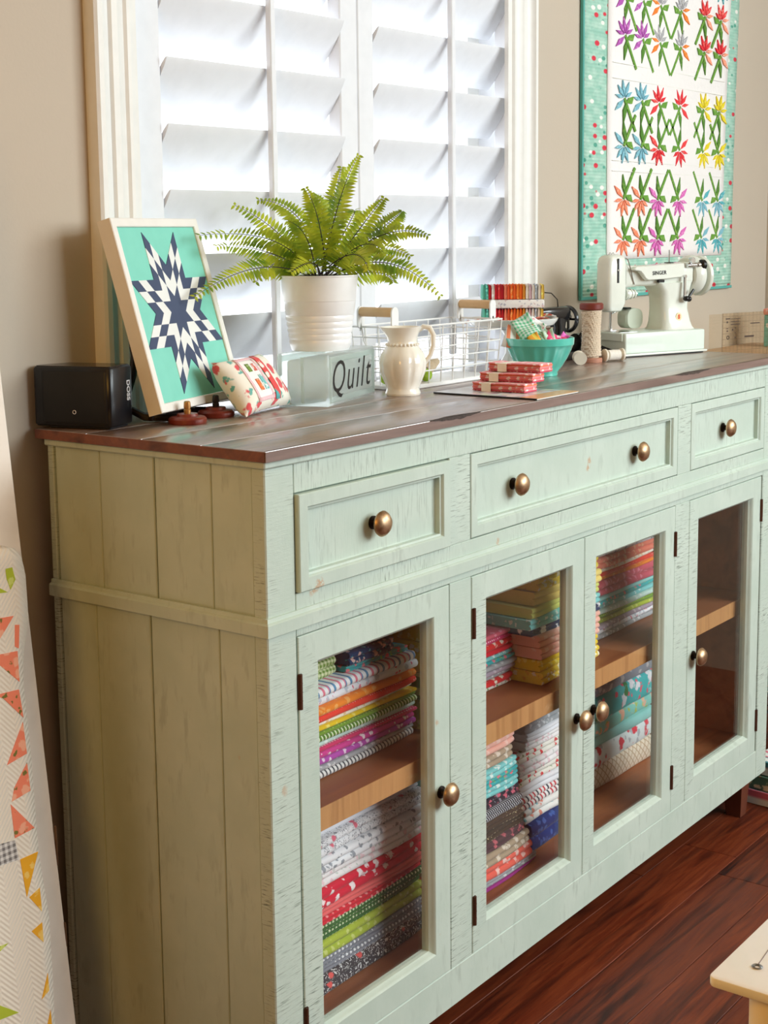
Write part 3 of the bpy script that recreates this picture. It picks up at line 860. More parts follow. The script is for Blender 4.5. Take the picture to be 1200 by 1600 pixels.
for a in ((-.62, .02, .68, .80), (-.62, .02, -.80, -.68), (-.62, -.55, -.68, .68), (-.05, .02, -.68, .68)): patch(*a, .0009, 'border_strip', pk)
patch(-.44, -.30, .22, .52, .0009, 'square_patch', fabric('pillow_green', (120, 150, 70), 'dots', (230, 236, 200), scale=2))
patch(-.22, -.10, .22, .50, .0009, 'square_patch', fabric('pillow_rose', (220, 110, 100), 'floral', (250, 230, 220), scale=1.5))
patch(-.42, -.28, -.46, -.05, .0009, 'square_patch', fabric('pillow_orange', (240, 130, 80), 'floral', (250, 200, 160), scale=1.5))
patch(-.22, -.08, -.46, .08, .0009, 'square_patch', fabric('pillow_aqua', (130, 200, 200), 'floral', (240, 246, 240), scale=1.5))
patch(.10, .30, -.86, .86, .0009, 'red_band', fabric('pillow_red_dot', (230, 84, 84), 'floral', (90, 180, 180), (250, 240, 230), .4), 8)

# glass block vase stand with lettering, fern on it
gb = T('glass_block', 'clear glass block lettered Quilt under the fern pot', 'glass block', (.4308, .2526, ZT), math.radians(15.51))
glass = pane_mat('clear_block_glass', (244, 250, 248), .9)
def veil(m, amt, c):
    nt = m.node_tree; out = nt.nodes['Material Output']; src = out.inputs[0].links[0].from_socket
    d = nt.nodes.new('ShaderNodeBsdfDiffuse'); d.inputs[0].default_value = rgba(c); t = nt.nodes.new('ShaderNodeBsdfTranslucent'); t.inputs[0].default_value = rgba(c)
    a = nt.nodes.new('ShaderNodeMixShader'); a.inputs[0].default_value = .8; nt.links.new(d.outputs[0], a.inputs[1]); nt.links.new(t.outputs[0], a.inputs[2])
    x = nt.nodes.new('ShaderNodeMixShader'); x.inputs[0].default_value = amt
    nt.links.new(src, x.inputs[1]); nt.links.new(a.outputs[0], x.inputs[2]); nt.links.new(x.outputs[0], out.inputs[0])
    return m
veil(glass, .26, (250, 252, 250)); glass_rim = veil(pane_mat('moulded_glass_rim', (240, 248, 246), .9), .45, (244, 248, 246))
frost = veil(pane_mat('frosted_block_glass', (246, 250, 248), .5), .75, (252, 253, 252))
L_, W_, H_ = .176, .078, .0725
hb = BM()
rbox(hb, -L_/2, L_/2, -W_/2, W_/2, 0, H_, .004, .0025, 3)
obj('shell', hb, glass, gb)
obj('cavity', BM().box(-L_/2+.012, L_/2-.012, -W_/2+.009, W_/2-.009, .010, H_-.010, .004, 2), frost, gb)
for y in (-W_/2, W_/2):
    s_ = -1 if y < 0 else 1
    ring = BM(); c4 = [(-L_/2+.004, y, .004), (L_/2-.004, y, .004), (L_/2-.004, y, H_-.004), (-L_/2+.004, y, H_-.004)]
    for i, inw in enumerate(((0,0,1), (-1,0,0), (0,0,-1), (1,0,0))):
        q = frame_piece(c4[i], c4[(i+1) % 4], [(0, 0), (.0015, .0016), (.006, .0016), (.0085, 0)], inw, (0, s_, 0)); ring.join(q.b)
    obj('rim', ring, glass_rim, gb)
for x in (-L_/2, L_/2):
    obj('seam', BM().box(x-.0012 if x < 0 else x-.0002, x+.0002 if x < 0 else x+.0012, -.0025, .0025, .004, H_-.004, .0005), glass_rim, gb)
obj('lettering', text_mesh('Quilt', .064, .0002, .28, M=Tr(-.012, -W_/2-.0022, .0375) @ RX, xs=.95, bold=-.0004, sp=1.16), plain('black_vinyl', (20, 20, 22), .5), gb)

fern = T('potted_fern', 'green fern in a white ribbed pot on the glass block', 'plant', (.4200, .2560, ZT+.0730))
pot_m = plain('white_enamel_pot', (250, 250, 250), .28, coat=.3)
prof = [(0, 0), (.0405, 0), (.0415, .0015)]
for k in range(6):
    z = .012+k*.0085; r0 = .0420+(z/.106)*.0135
    prof += [(r0, z-.004), (r0+.0011, z), (r0, z+.004)] if k < 5 else [(r0, z-.003)]
prof += [(.0515, .068), (.0518, .070), (.0524, .0705), (.0552, .1035), (.0562, .1045), (.0562, .1062), (.0540, .1062), (.0530, .1040), (.0515, .096), (0, .096)]
obj('pot', BM().lathe(prof, 48), pot_m, fern)
soil_m = plain('dark_moss', (34, 44, 26), .9, nz=20)
ms = BM(); rr = random.Random(3)
for k in range(60):
    a, r = rr.uniform(0, 2*PI), .045*math.sqrt(rr.random()); q = rr.uniform(.004, .010)
    ms.ball((r*math.cos(a), r*math.sin(a), .099), q, q, q*.8, 6, 4)
obj('moss', ms, soil_m, fern)['kind'] = 'stuff'
lf, nt, b = newmat('fern_leaf'); oi = nt.nodes.new('ShaderNodeObjectInfo')
v = coord(nt); f_ = noise(nt, v, 35, 3)
col = mixc(nt, ramp(nt, f_, .35, .65), rgba((112, 146, 40)), rgba((206, 212, 58)))
nt.links.new(col, b.inputs['Base Color']); b.inputs['Roughness'].default_value = .45
tr_ = nt.nodes.new('ShaderNodeBsdfTranslucent'); nt.links.new(col, tr_.inputs[0])
mx = nt.nodes.new('ShaderNodeMixShader'); mx.inputs[0].default_value = .45
nt.links.new(b.outputs[0], mx.inputs[1]); nt.links.new(tr_.outputs[0], mx.inputs[2]); nt.links.new(mx.outputs[0], nt.nodes['Material Output'].inputs[0])
stem_m = plain('dark_fern_stem', (52, 40, 44), .5)
FR = [[[0.413,0.243,1.103],[0.331,0.285,1.107],[0.204,0.293,1.072]],[[0.421,0.249,1.107],[0.374,0.297,1.142],[0.243,0.318,1.152]],[[0.43,0.25,1.11],[0.402,0.309,1.149],[0.367,0.366,1.194]],[[0.415,0.25,1.103],[0.355,0.293,1.127],[0.266,0.308,1.137]],[[0.436,0.249,1.113],[0.433,0.299,1.171],[0.412,0.360,1.202]],[[0.424,0.24,1.112],[0.402,0.24,1.166],[0.379,0.244,1.214]],[[0.434,0.242,1.114],[0.434,0.258,1.17],[0.432,0.273,1.207]],[[0.432,0.24,1.116],[0.437,0.233,1.192],[0.455,0.21,1.26]],[[0.439,0.243,1.119],[0.456,0.258,1.184],[0.48,0.26,1.246]],[[0.433,0.232,1.112],[0.44,0.2,1.156],[0.452,0.164,1.2]],[[0.443,0.238,1.112],[0.494,0.207,1.154],[0.532,0.191,1.183]],[[0.441,0.236,1.11],[0.485,0.2,1.147],[0.538,0.15,1.148]],[[0.431,0.234,1.107],[0.461,0.171,1.111],[0.499,0.102,1.064]],[[0.442,0.246,1.102],[0.503,0.226,1.096],[0.548,0.219,1.081]],[[0.415,0.233,1.099],[0.36,0.217,1.112],[0.304,0.21,1.102]],[[0.418,0.229,1.099],[0.389,0.178,1.123],[0.366,0.128,1.105]],[[0.417,0.24,1.099],[0.416,0.182,1.134],[0.411,0.135,1.125]],[[0.437,0.25,1.11],[0.437,0.303,1.125],[0.436,0.346,1.135]],[[0.419,0.24,1.11],[0.378,0.242,1.144],[0.341,0.245,1.17]],[[0.442,0.246,1.112],[0.484,0.251,1.166],[0.513,0.265,1.184]],[[0.426,0.253,1.103],[0.403,0.299,1.117],[0.381,0.341,1.085]],[[0.44,0.252,1.107],[0.505,0.233,1.129],[0.571,0.205,1.118]]]
CAM = Vector((-1.22, -1.07, 1.15))
rr = random.Random(5)
for ps in FR:
    p0 = Vector((.420+rr.uniform(-.012, .012), .256+rr.uniform(-.012, .012), 1.085)); p1, p2 = Vector(ps[1]), Vector(ps[2])
    c_ = (p1 - p0*.25 - p2*.25)*2
    B_ = lambda t: p0*(1-t)**2 + c_*2*t*(1-t) + p2*t*t
    fo = Vector((.420, .256, ZT+.0730))
    n = 26
    pts = [B_(i/n)-fo for i in range(n+1)]
    frd = obj('frond', BM().tube([tuple(p) for p in pts], [.0011*(1-.75*i/n) for i in range(n+1)], 5), stem_m, fern)
    lm = BM()
    L_f = sum((pts[i+1]-pts[i]).length for i in range(n)); nl = max(14, int(L_f/.0068))
    for k in range(1, nl+1):
        t = .14+.86*k/nl; p = B_(min(t, 1))-fo; d = (B_(min(t+.02, 1.02))-B_(t-.02)).normalized()
        # spread the leaflets across the stem, frond face turned partly up
        up = Vector((0, 0, 1)); side = d.cross(up)
        if side.length < .25: side = d.cross(Vector((.6, .8, .3)))
        side.normalize(); nr = side.cross(d).normalized()
        vd = (p+fo-CAM).normalized(); sv = d.cross(vd).normalized()
        if sv.dot(side) < 0: sv = -sv
        side = (side*.75+sv*.8).normalized(); nr = side.cross(d).normalized()
        ln = .0215*(math.sin(PI*min(1, (.20+.80*t))**.9)**.75 if t < .97 else .25)+.003
        wd = .0027*(.6+.4*ln/.02)
        for s in (-1, 1):
            ax = (side*s + d*.30 + nr*rr.uniform(-.14, .10)).normalized(); wv = ax.cross(nr).normalized()
            q = [p, p+ax*ln*.25+wv*wd, p+ax*ln*.62+wv*wd*.85-nr*.0012, p+ax*ln-nr*.0026, p+ax*ln*.62-wv*wd*.85-nr*.0012, p+ax*ln*.25-wv*wd]
            mid1, mid2 = p+ax*ln*.25+nr*.0007, p+ax*ln*.62-nr*.0003
            lm.poly([tuple(x) for x in q+[mid1, mid2]], [(0,1,6), (1,2,7,6), (2,3,7), (3,4,7), (4,5,6,7), (5,0,6)])
    o = obj('leaflets', lm, lf, frd, smooth=60); o['kind'] = 'stuff'

# cream pitcher
pit = T('pitcher', 'cream ceramic pitcher with beaded neck in front of the wire basket', 'pitcher', (.5420, .1990, ZT), math.atan2(-.8, .6))
cer = plain('cream_glazed_ceramic', (248, 242, 230), .18, coat=.6, nz=6)
def pmod(a, z, r):
    f = 1.0
    if .012 < z < .066: f += .075*math.sin(PI*(z-.012)/.054)*(abs(math.cos(4*a))**.5-.6)
    if z > .078: f += .22*((z-.078)/.026)*max(0, math.cos(a-PI))**5
    if z > .098: f += .02*math.cos(6*a)
    return f
body = [(0, 0), (.0255, 0), (.0265, .003), (.0245, .008), (.0240, .011), (.0285, .022), (.0335, .036), (.0345, .048), (.0320, .060), (.0255, .070), (.0222, .075), (.0215, .080), (.0225, .087), (.0255, .094), (.0285, .0995), (.0290, .1005), (.0275, .1005), (.0235, .094), (.0205, .086), (.0195, .080), (.0205, .074), (.030, .055), (.031, .04), (0, .012)]
obj('body', BM().lathe(body, 64, mod=pmod), cer, pit)
bd = BM()
for k in range(26):
    a = 2*PI*k/26; bd.ball((.0232*math.cos(a), .0232*math.sin(a), .0745), .0025, u=8, v=6)
obj('bead_ring', bd, cer, pit)
hp = [(.0235, 0, .094), (.031, 0, .1005), (.040, 0, .0985), (.0455, 0, .088), (.0455, 0, .072), (.041, 0, .058), (.0335, 0, .048), (.0305, 0, .045)]
obj('handle', BM().tube(hp, [.0032, .0040, .0045, .0042, .0038, .0036, .0036, .003], 10), cer, pit)

# wire basket with wooden handles
bk = T('wire_basket', 'white wire basket with two pale wooden handles behind the pitcher', 'basket', (.707, .262, ZT))
wm = plain('white_wire', (238, 238, 236), .35); hw_ = plain('pale_beech', (226, 188, 140), .5, nz=16, nscale=30)
bx0, bx1, by0, by1, bz = -.130, .132, -.040, .048, .096
obj('base', BM().box(bx0+.003, bx1-.003, by0, by1, .0002, .007, .0015), wm, bk)
def wires(lst, r): 
    m = BM()
    for a, b_ in lst: m.tube([a, b_], r, 6)
    return m
for z, r in ((.096, .0016), (.080, .0011), (.062, .0011), (.045, .0011), (.027, .0011)):
    e = .006*(z/.096)
    pts = [(bx0-e, by0-e, z), (bx1+e, by0-e, z), (bx1+e, by1+e, z), (bx0-e, by1+e, z)]
    obj('rim_wire' if z > .09 else 'level_wire', BM().tube(pts, r, 6, closed=True), wm, bk)
e = .006
for i in range(9):
    t = i/8; x = bx0+(bx1-bx0)*t; xe = (bx0-e)+(bx1-bx0+2*e)*t
    for y, s in ((by0, -1), (by1, 1)):
        obj('upright_wire', wires([((x, y, .007), (xe, y+s*e, .096))], .0011), wm, bk)
for i in range(1, 4):
    t = i/4; y = by0+(by1-by0)*t; ye = (by0-e)+(by1-by0+2*e)*t
    for x, s in ((bx0, -1), (bx1, 1)): obj('upright_wire', wires([((x, y, .007), (x+s*e, ye, .096))], .0011), wm, bk)
for x, s in ((bx0-e, -1), (bx1+e, 1)):
    h = empty_part('handle', bk)
    obj('grip', BM().lathe([(0, 0), (.0068, 0), (.0073, .003), (.0073, .059), (.0068, .062), (0, .062)], 18, Tr(x, -.027, .119) @ along('y')), hw_, h)
    for y in (-.028, .036):
        obj('bracket', BM().prism([(p[0], p[1]+.112) for p in rrect(-.0085, .0085, -.017, .017, .0083, 6)], y-.0012, y+.0012, 'y', Tr(x, 0, -.002)).box(x-.002, x+.002, y-.0012, y+.0012, .09, .100), wm, h)
    obj('hanger_wire', BM().tube([(x, -.027, .108), (x+s*.001, -.022, .075), (x+s*.001, -.016, .066), (x+s*.001, .024, .066), (x+s*.001, .030, .075), (x, .036, .108)], .0011, 6), wm, h)
# what lies in the basket
q = T('strawberry_pincushion', 'red strawberry pincushion with white cross and green leaf inside the wire basket', 'pincushion', (.640, .262, ZT+.0072))
obj('berry', BM().lathe([(0, 0), (.008, .001), (.0175, .010), (.0205, .022), (.017, .036), (.008, .044), (0, .045)], 16), plain('red_felt', (206, 36, 40), .9, nz=14), q)
obj('ribbon', BM().tube([(.0212*math.cos(a), .0212*math.sin(a), .022) for a in [2*PI*k/24 for k in range(24)]], .0012, 6, closed=True), plain('white_ribbon', (240, 236, 230), .8), q)
for k in range(5):
    a = 2*PI*k/5
    obj('leaf', BM().poly([(0,0,.0455), (.006*math.cos(a-.5), .006*math.sin(a-.5), .047), (.017*math.cos(a), .017*math.sin(a), .043), (.006*math.cos(a+.5), .006*math.sin(a+.5), .047)], [(0,1,2,3)]), plain('green_felt', (66, 120, 50), .9, nz=14), q)
for i, (x, y, r, c, lb) in enumerate(((.665, .243, .010, (160, 196, 60), 'lime green felt ball at the front inside the wire basket'), (.596, .270, .0095, (170, 200, 70), 'lime green felt ball behind the pitcher inside the wire basket'), (.672, .276, .012, (40, 60, 56), 'dark green felt ball beside the strawberry pincushion in the basket'))):
    o = obj('felt_ball', BM().ball((0, 0, r), r, u=20, v=12), plain('felt_%d' % i, c, .95, nz=18, nscale=300)); o.location = (x, y, ZT+.0072); tag(o, lb, 'felt ball', 'felt balls in the wire basket')
o = obj('thread_cone', BM().lathe([(0, 0), (.013, 0), (.0135, .003), (.012, .012), (.006, .042), (.004, .044), (0, .044)], 20, Matrix.Rotation(1.25, 4, 'Y') @ Tr(-.013, 0, 0)), plain('tan_thread', (196, 176, 148), .85, nz=20, nscale=200)); o.location = (.690, .264, ZT+.0078)
tag(o, 'tan thread cone lying on its side in the wire basket', 'thread')

# magazine and the three tied bundles on it
mg = T('magazine', 'thin glossy magazine with a quilt picture cover lying near the front edge', 'magazine', (.640, .080, ZT), 0)
mm, nt, b = newmat('magazine_cover'); v = coord(nt)
x = nt.nodes.new('ShaderNodeSeparateXYZ'); nt.links.new(v, x.inputs[0])
pat = voro(nt, v, 70, .3, 'Color'); h_ = nt.nodes.new('ShaderNodeHueSaturation'); nt.links.new(pat, h_.inputs['Color']); h_.inputs['Saturation'].default_value = .25
c0 = mixc(nt, ramp(nt, x.outputs[1], -.060, -.058), rgba((226, 176, 120)), h_.outputs[0])
c0 = mixc(nt, ramp(nt, x.outputs[1], .030, .032), c0, rgba((206, 208, 214)))
nt.links.new(c0, b.inputs['Base Color']); b.inputs['Roughness'].default_value = .25
obj('pages', BM().box(-.0605, .0585, -.0880, .0870, .0001, .0016), plain('paper', (236, 234, 228), .7), mg)
obj('cover', BM().box(-.062, .060, -.0890, .0880, .0017, .0023, .0002), mm, mg)
obj('spine', BM().box(-.0634, -.0622, -.0890, .0880, .0000, .0024), plain('magazine_black_edge', (26, 24, 28), .4), mg)
cor1 = fabric('bundle_coral', (240, 126, 124), 'floral', (250, 220, 216), scale=1.2); cor2 = fabric('bundle_pink', (240, 150, 156), 'floral', (250, 236, 230), scale=1.2); cor3 = fabric('bundle_dark', (206, 74, 96), 'dots', (250, 196, 190), scale=1.2); cor4 = fabric('bundle_orange', (240, 130, 90), 'floral', (250, 210, 190), scale=1.2)
band = plain('white_paper_band', (246, 236, 222), .7)
def bundle(x, y, z, rz, lab, L=.088, W=.036, H=.0132):
    t = T('fabric_bundle', lab, 'fabric bundle', (x, y, z), rz, 'tied coral fabric bundles on the magazine')
    for k, mt in enumerate((cor3, cor2, cor1, cor2, cor4, cor2)):
        h = H/6; d = .0012*math.sin(k*2.1)
        m = BM(); loops = []
        for i in range(11):
            yy = -L/2+L*i/10; pinch = 1-.12*math.exp(-((yy-.020)/.012)**2)
            zz = lambda f: .0003+(k+f)*h*pinch
            loops.append([(-W/2+d, yy, zz(0)+.0001), (-W/2-.0012+d, yy, zz(.5)), (-W/2+d, yy, zz(1)-.0001), (W/2+d, yy, zz(1)-.0001), (W/2+.0012+d, yy, zz(.5)), (W/2+d, yy, zz(0)+.0001)])
        obj('folded_layer', m.loft(loops), mt, t)
    hp = H*.90
    m = BM(); ring = [(-W/2-.0026, .0), (-W/2-.0026, hp+.0006), (W/2+.0026, hp+.0006), (W/2+.0026, .0), (W/2+.0020, .0), (W/2+.0020, hp+.0002), (-W/2-.0020, hp+.0002), (-W/2-.0020, .0)]
    obj('paper_band', m.prism(ring, .012, .028, 'y'), band, t)
zb = ZT+.0024
bundle(.644, .086, zb, .03, 'coral fabric bundle with white band at the bottom of the three')
bundle(.660, .083, zb+.0136, .06, 'coral fabric bundle with white band in the middle of the three')
bundle(.676, .078, zb+.0272, .02, 'coral fabric bundle with white band on top of the three')

# turquoise fluted bowl and its scraps
bc = (.905, .180)
bw = T('bowl', 'turquoise fluted bowl full of fabric scraps', 'bowl', (bc[0], bc[1], ZT))
bm_ = plain('turquoise_glaze', (96, 200, 182), .16, coat=.5, nz=8)
def fl(a, z, r): 
    return 1 + (-.035*abs(math.sin(9*a))**1.4 * min(1, max(0, (z-.004)/.012))*min(1, max(0, (.052-z)/.008)) if r > .02 else 0)
obj('shell', BM().lathe([(0, 0), (.0300, 0), (.0305, .0025), (.0308, .006), (.0385, .016), (.0470, .030), (.0535, .044), (.0558, .050), (.0572, .0515), (.0578, .0620), (.0570, .0632), (.0555, .0625), (.0535, .050), (.044, .030), (.030, .012), (0, .007)], 144, mod=fl), bm_, bw)
def scrap(lab, mat, x, y, z, w_, h_, rx, ry, rz, curl=.004, par=None):
    n = 6; vs = []; fs = []
    for j in range(n+1):
        for i in range(n+1):
            u, v_ = i/n-.5, j/n-.5
            vs.append((u*w_, curl*math.sin(4*u+3*v_)+curl*.5*math.cos(7*v_), v_*h_))
    for j in range(n):
        for i in range(n): fs.append((j*(n+1)+i, j*(n+1)+i+1, (j+1)*(n+1)+i+1, (j+1)*(n+1)+i))
    o = obj('fabric_scrap', BM().poly(vs, fs), mat, smooth=80)
    sm = o.modifiers.new('thickness', 'SOLIDIFY'); sm.thickness = .0007
    o.location = (x, y, z); o.rotation_euler = (rx, ry, rz)
    return tag(o, lab, 'fabric scrap', 'fabric scraps in the turquoise bowl' if par is None else par)
gg = fabric('scrap_green_gingham', (232, 244, 236), 'gingham', (90, 190, 140), scale=1.3)
wst = fabric('scrap_orange_stripe', (240, 240, 236), 'stripe', (240, 140, 100), scale=.35)
yor = fabric('scrap_orange_yellow', (240, 160, 60), 'stripe', (240, 210, 90), scale=.4)
pnk = fabric('scrap_hot_pink', (240, 84, 130), 'floral', (252, 210, 220), scale=1.1)
wfl = fabric('scrap_white_floral', (244, 244, 240), 'floral', (150, 200, 190), (240, 140, 150), .9)
brn = fabric('scrap_brown_floral', (130, 104, 88), 'floral', (230, 210, 180), scale=1.3)
orc = fabric('scrap_orchid', (236, 120, 200), 'solid')
U = -.927   # facing the room
zs = ZT+.058
for lab, mt, dx, dy, dz, a, b_, r1, r2, r3 in (
 ('white and orange striped scrap at the left of the turquoise bowl', wst, -.030, .028, .008, .040, .040, -.45, .35, U),
 ('green gingham scrap standing highest in the turquoise bowl', gg, -.020, .016, .030, .034, .036, -.25, -.55, U),
 ('orange and yellow scrap in the left middle of the bowl', yor, -.014, .004, .012, .020, .040, -.40, -.45, U),
 ('white floral scrap behind the orange one in the bowl', wfl, -.004, .010, .022, .030, .040, -.15, .55, U),
 ('second green gingham scrap, in the middle of the bowl', gg, .004, -.004, .014, .018, .038, -.35, -.35, U),
 ('pale mint folded scrap at the front of the bowl', fabric('scrap_mint', (206, 234, 214)), .008, -.016, .008, .018, .034, -.45, -.30, U),
 ('hot pink floral scrap at the front right of the bowl', pnk, .018, -.020, .007, .034, .020, -.60, .40, U),
 ('brown floral scrap at the back right of the bowl', brn, .024, .006, .014, .030, .026, -.30, .10, U),
 ('orchid pink scrap at the right end of the bowl', orc, .034, -.026, .008, .014, .018, -.30, .60, U)):
    scrap(lab, mt, bc[0]+dx, bc[1]+dy, zs+dz-.006, a, b_, r1, r2, r3)

# cake stand with bundles
cc = (.962, .268)
ck = T('cake_stand', 'white cake stand behind the turquoise bowl', 'cake stand', (cc[0], cc[1], ZT))
cm = plain('white_milk_glass', (240, 240, 236), .2, coat=.4)
obj('foot', BM().lathe([(0, 0), (.040, 0), (.041, .003), (.022, .012), (.012, .03), (.012, .058), (.020, .0720), (0, .0722)], 36), cm, ck)
obj('plate', BM().lathe([(0, .0724), (.05, .0724), (.072, .0790), (.0775, .0860), (.0790, .0900), (.0775, .0905), (.073, .0840), (.05, .0775), (0, .0770)], 48), cm, ck)
cols = [(110,200,180),(96,190,176),(200,50,60),(240,226,220),(214,40,56),(226,70,70),(190,40,50),(244,150,120),(236,104,64),(250,130,60),(240,110,50),(248,150,70),(240,120,50),(226,160,70),(244,238,230),(216,190,200),(240,238,232),(180,190,200),(236,226,210),(240,214,110)]
fold_m = [fabric('bundle_fold_%02d' % i, c, ('solid', 'floral')[i % 2], tuple(min(255, v+50) for v in c), scale=1.6) for i, c in enumerate(cols)]
def fold_bundle(z, H, lab, seed, pale=False, L=.104, D=.046):
    t = T('fabric_bundle', lab, 'fabric bundle', (cc[0], cc[1], z), U, 'fabric bundles on the cake stand')
    r = random.Random(seed); n = len(cols); wdt = L/n
    for k in range(n):
        x0 = -L/2+k*wdt; m = BM(); mt = fold_m[k] if not pale else fold_m[14]
        hh = H*(1-.04*r.random())
        prof = [(x0+.0003, 0), (x0+.0001, hh*.5), (x0+.0010, hh*.95), (x0+wdt*.5, hh), (x0+wdt-.0010, hh*.95), (x0+wdt-.0001, hh*.5), (x0+wdt-.0003, 0)]
        f0 = -D/2+.001*r.random()
        loops = [[(p, f0+.0012, .0004+q*.97) for p, q in prof], [(p, f0, .0003+q) for p, q in prof], [(p, D/2, .0003+q) for p, q in prof]]
        obj('fabric_fold', m.loft(loops), mt, t, smooth=60)
zc = ZT+.0775
fold_bundle(zc+.0060, .0235, 'bundle of colourful folded fabrics lowest on the cake stand', 1)
wb_ = T('fabric_roll', 'white printed fabric laid between the two colourful bundles', 'fabric', (cc[0], cc[1], zc+.0302), U)
obj('fold', BM().box(-.053, .053, -.0235, .0235, .0002, .0150, .003, 2), fabric('white_sprig', (240, 238, 234), 'floral', (214, 190, 190), (190, 190, 200), 1.3), wb_)
fold_bundle(zc+.0456, .0255, 'bundle of colourful folded fabrics topmost on the cake stand', 2, L=.106)
for lab, mt, dx, dy, dz, a, b_, r1, r2, r3 in (
 ('peach scrap hanging over the left of the cake stand', fabric('scrap_peach', (240,170,150), 'floral', (250,230,220)), -.045, .048, .0105, .030, .034, 1.35, .1, .2),
 ('coral scrap lying at the front of the cake stand', fabric('scrap_coral', (236,130,110), 'floral', (250,220,210)), -.012, -.058, .0125, .030, .026, 1.25, .1, -.4),
 ('grey scrap lying at the right front of the cake stand', fabric('scrap_grey', (176,172,166), 'floral', (226,224,220)), .024, -.052, .0125, .036, .024, 1.3, -.1, -.9),
 ('red and white scrap at the right edge of the cake stand', fabric('scrap_red', (226,110,100), 'stripe', (246,240,236), scale=.5), .050, -.034, .0135, .030, .026, 1.2, .1, -.6),
 ('cream scrap at the far left edge of the cake stand', fabric('scrap_cream', (240,226,206), 'floral', (220,190,170)), -.056, .010, .0115, .024, .032, 1.3, .1, .4)):
    scrap(lab, mt, cc[0]+dx, cc[1]+dy, zc+dz, a, b_, r1, r2, r3, .002, 'fabric scraps on the cake stand')

# small black antique machine
am = T('toy_sewing_machine', 'small black antique sewing machine beside the cake stand', 'sewing machine', (1.165, .318, ZT), -.25)
bl = plain('black_enamel', (26, 26, 28), .25, coat=.5)
obj('base', BM().box(-.070, .060, -.032, .032, 0, .016, .003, 2), bl, am)
m = BM(); m.loft([[(x+.030, y, z) for x, y in rrect(-w_, w_, -.013, .013, .010)] for z, w_ in ((.016, .020), (.028, .014), (.06, .013), (.080, .017), (.092, .020))])
obj('pillar', m, bl, am)
m = BM(); m.loft([[(x, y, z+zo) for y, z in rrect(-r_, r_, -r_, r_, r_*.7)] for x, r_, zo in ((-.060, .010, .080), (-.045, .012, .084), (0, .012, .086), (.045, .015, .084), (.052, .012, .084))])
obj('arm', m, bl, am)
obj('head', BM().box(-.066, -.046, -.010, .010, .044, .092, .004, 2), bl, am)
obj('hand_wheel', BM().tube([(.058, .022*math.cos(a), .074+.022*math.sin(a)) for a in [2*PI*k/24 for k in range(24)]], .004, 8, closed=True).box(.0565, .0595, -.022, .022, .072, .076).box(.0565, .0595, -.002, .002, .052, .096).cyl((.050, 0, .078), (.062, 0, .078), .005, 12), bl, am)
obj('spool_pin', BM().cyl((-.01, 0, .096), (-.01, 0, .128), .0013, 8).ball((-.01, 0, .129), .003, u=10, v=6), bl, am)
obj('tension_wire', BM().tube([(-.01, 0, .126), (.008, -.004, .124), (.022, -.006, .112), (.026, -.004, .098)], .0011, 6), bl, am)
obj('motor', BM().cyl((.066, -.010, .030), (.096, -.010, .030), .017, 18).tube([(.068, -.02, .040), (.080, -.024, .056), (.094, -.02, .040)], .0045, 8), bl, am)

# tall twine spool and two small lying spools
sp = T('twine_spool', 'tall wooden spool of cream twine with red top beside the white sewing machine', 'spool', (1.1680, .226, ZT))
obj('foot', BM().lathe([(0, 0), (.0200, 0), (.0205, .002), (.0205, .007), (.019, .0085), (0, .0085)], 28), plain('pale_red_wood', (186, 130, 106), .5), sp)
m = BM(); pts = []
for k in range(0, 24*26):
    a = 2*PI*k/26; z = .0105+.0835*k/(24*26); r_ = .0172-.0018*math.sin(PI*(z-.01)/.085)+.0006*math.sin(13.3*a)
    pts.append((r_*math.cos(a), r_*math.sin(a), z+.0006*math.sin(3.1*a)))
obj('twine', m.tube(pts, .0021, 5), fabric('cream_twine', (234, 218, 196), 'stripe', (200, 176, 150), scale=2), sp)
obj('core', BM().cyl((0, 0, .0085), (0, 0, .0955), .0145, 18), plain('spool_core', (214, 190, 160), .6), sp)
obj('cap', BM().lathe([(0, .0955), (.0200, .0955), (.0215, .0975), (.0215, .1055), (.0195, .108), (0, .108)], 28), plain('dark_red_cap', (122, 50, 40), .4), sp)
cw = plain('cream_spool_wood', (232, 222, 204), .5)
for x, y, rz, lab in ((1.118, .222, .6, 'small cream spool lying left of the tall twine spool'), (1.203, .199, -.5, 'small cream spool lying right of the tall twine spool')):
    t = T('small_spool', lab, 'spool', (x, y, ZT), rz, 'small cream spools lying on the top')
    A = Tr(0, 0, .0118) @ along('x')
    obj('spool', BM().lathe([(0, -.020), (.0115, -.020), (.0115, -.0165), (.0060, -.0135), (.0060, .0135), (.0115, .0165), (.0115, .020), (0, .020)], 20, A), cw, t)
    obj('thread', BM().lathe([(.0062, -.013), (.0094, -.012), (.0096, 0), (.0094, .012), (.0062, .013)], 20, A), plain('white_thread', (240, 234, 224), .8, nz=14, nscale=400), t)
o = obj('thread_ball', BM().ball((0, 0, .013), .014, .013, .013), fabric('cream_lace', (238, 230, 216), 'lattice', (206, 190, 170), scale=2)); o.location = (1.080, .262, ZT)
tag(o, 'cream thread ball behind the bowl near the small spools', 'thread')
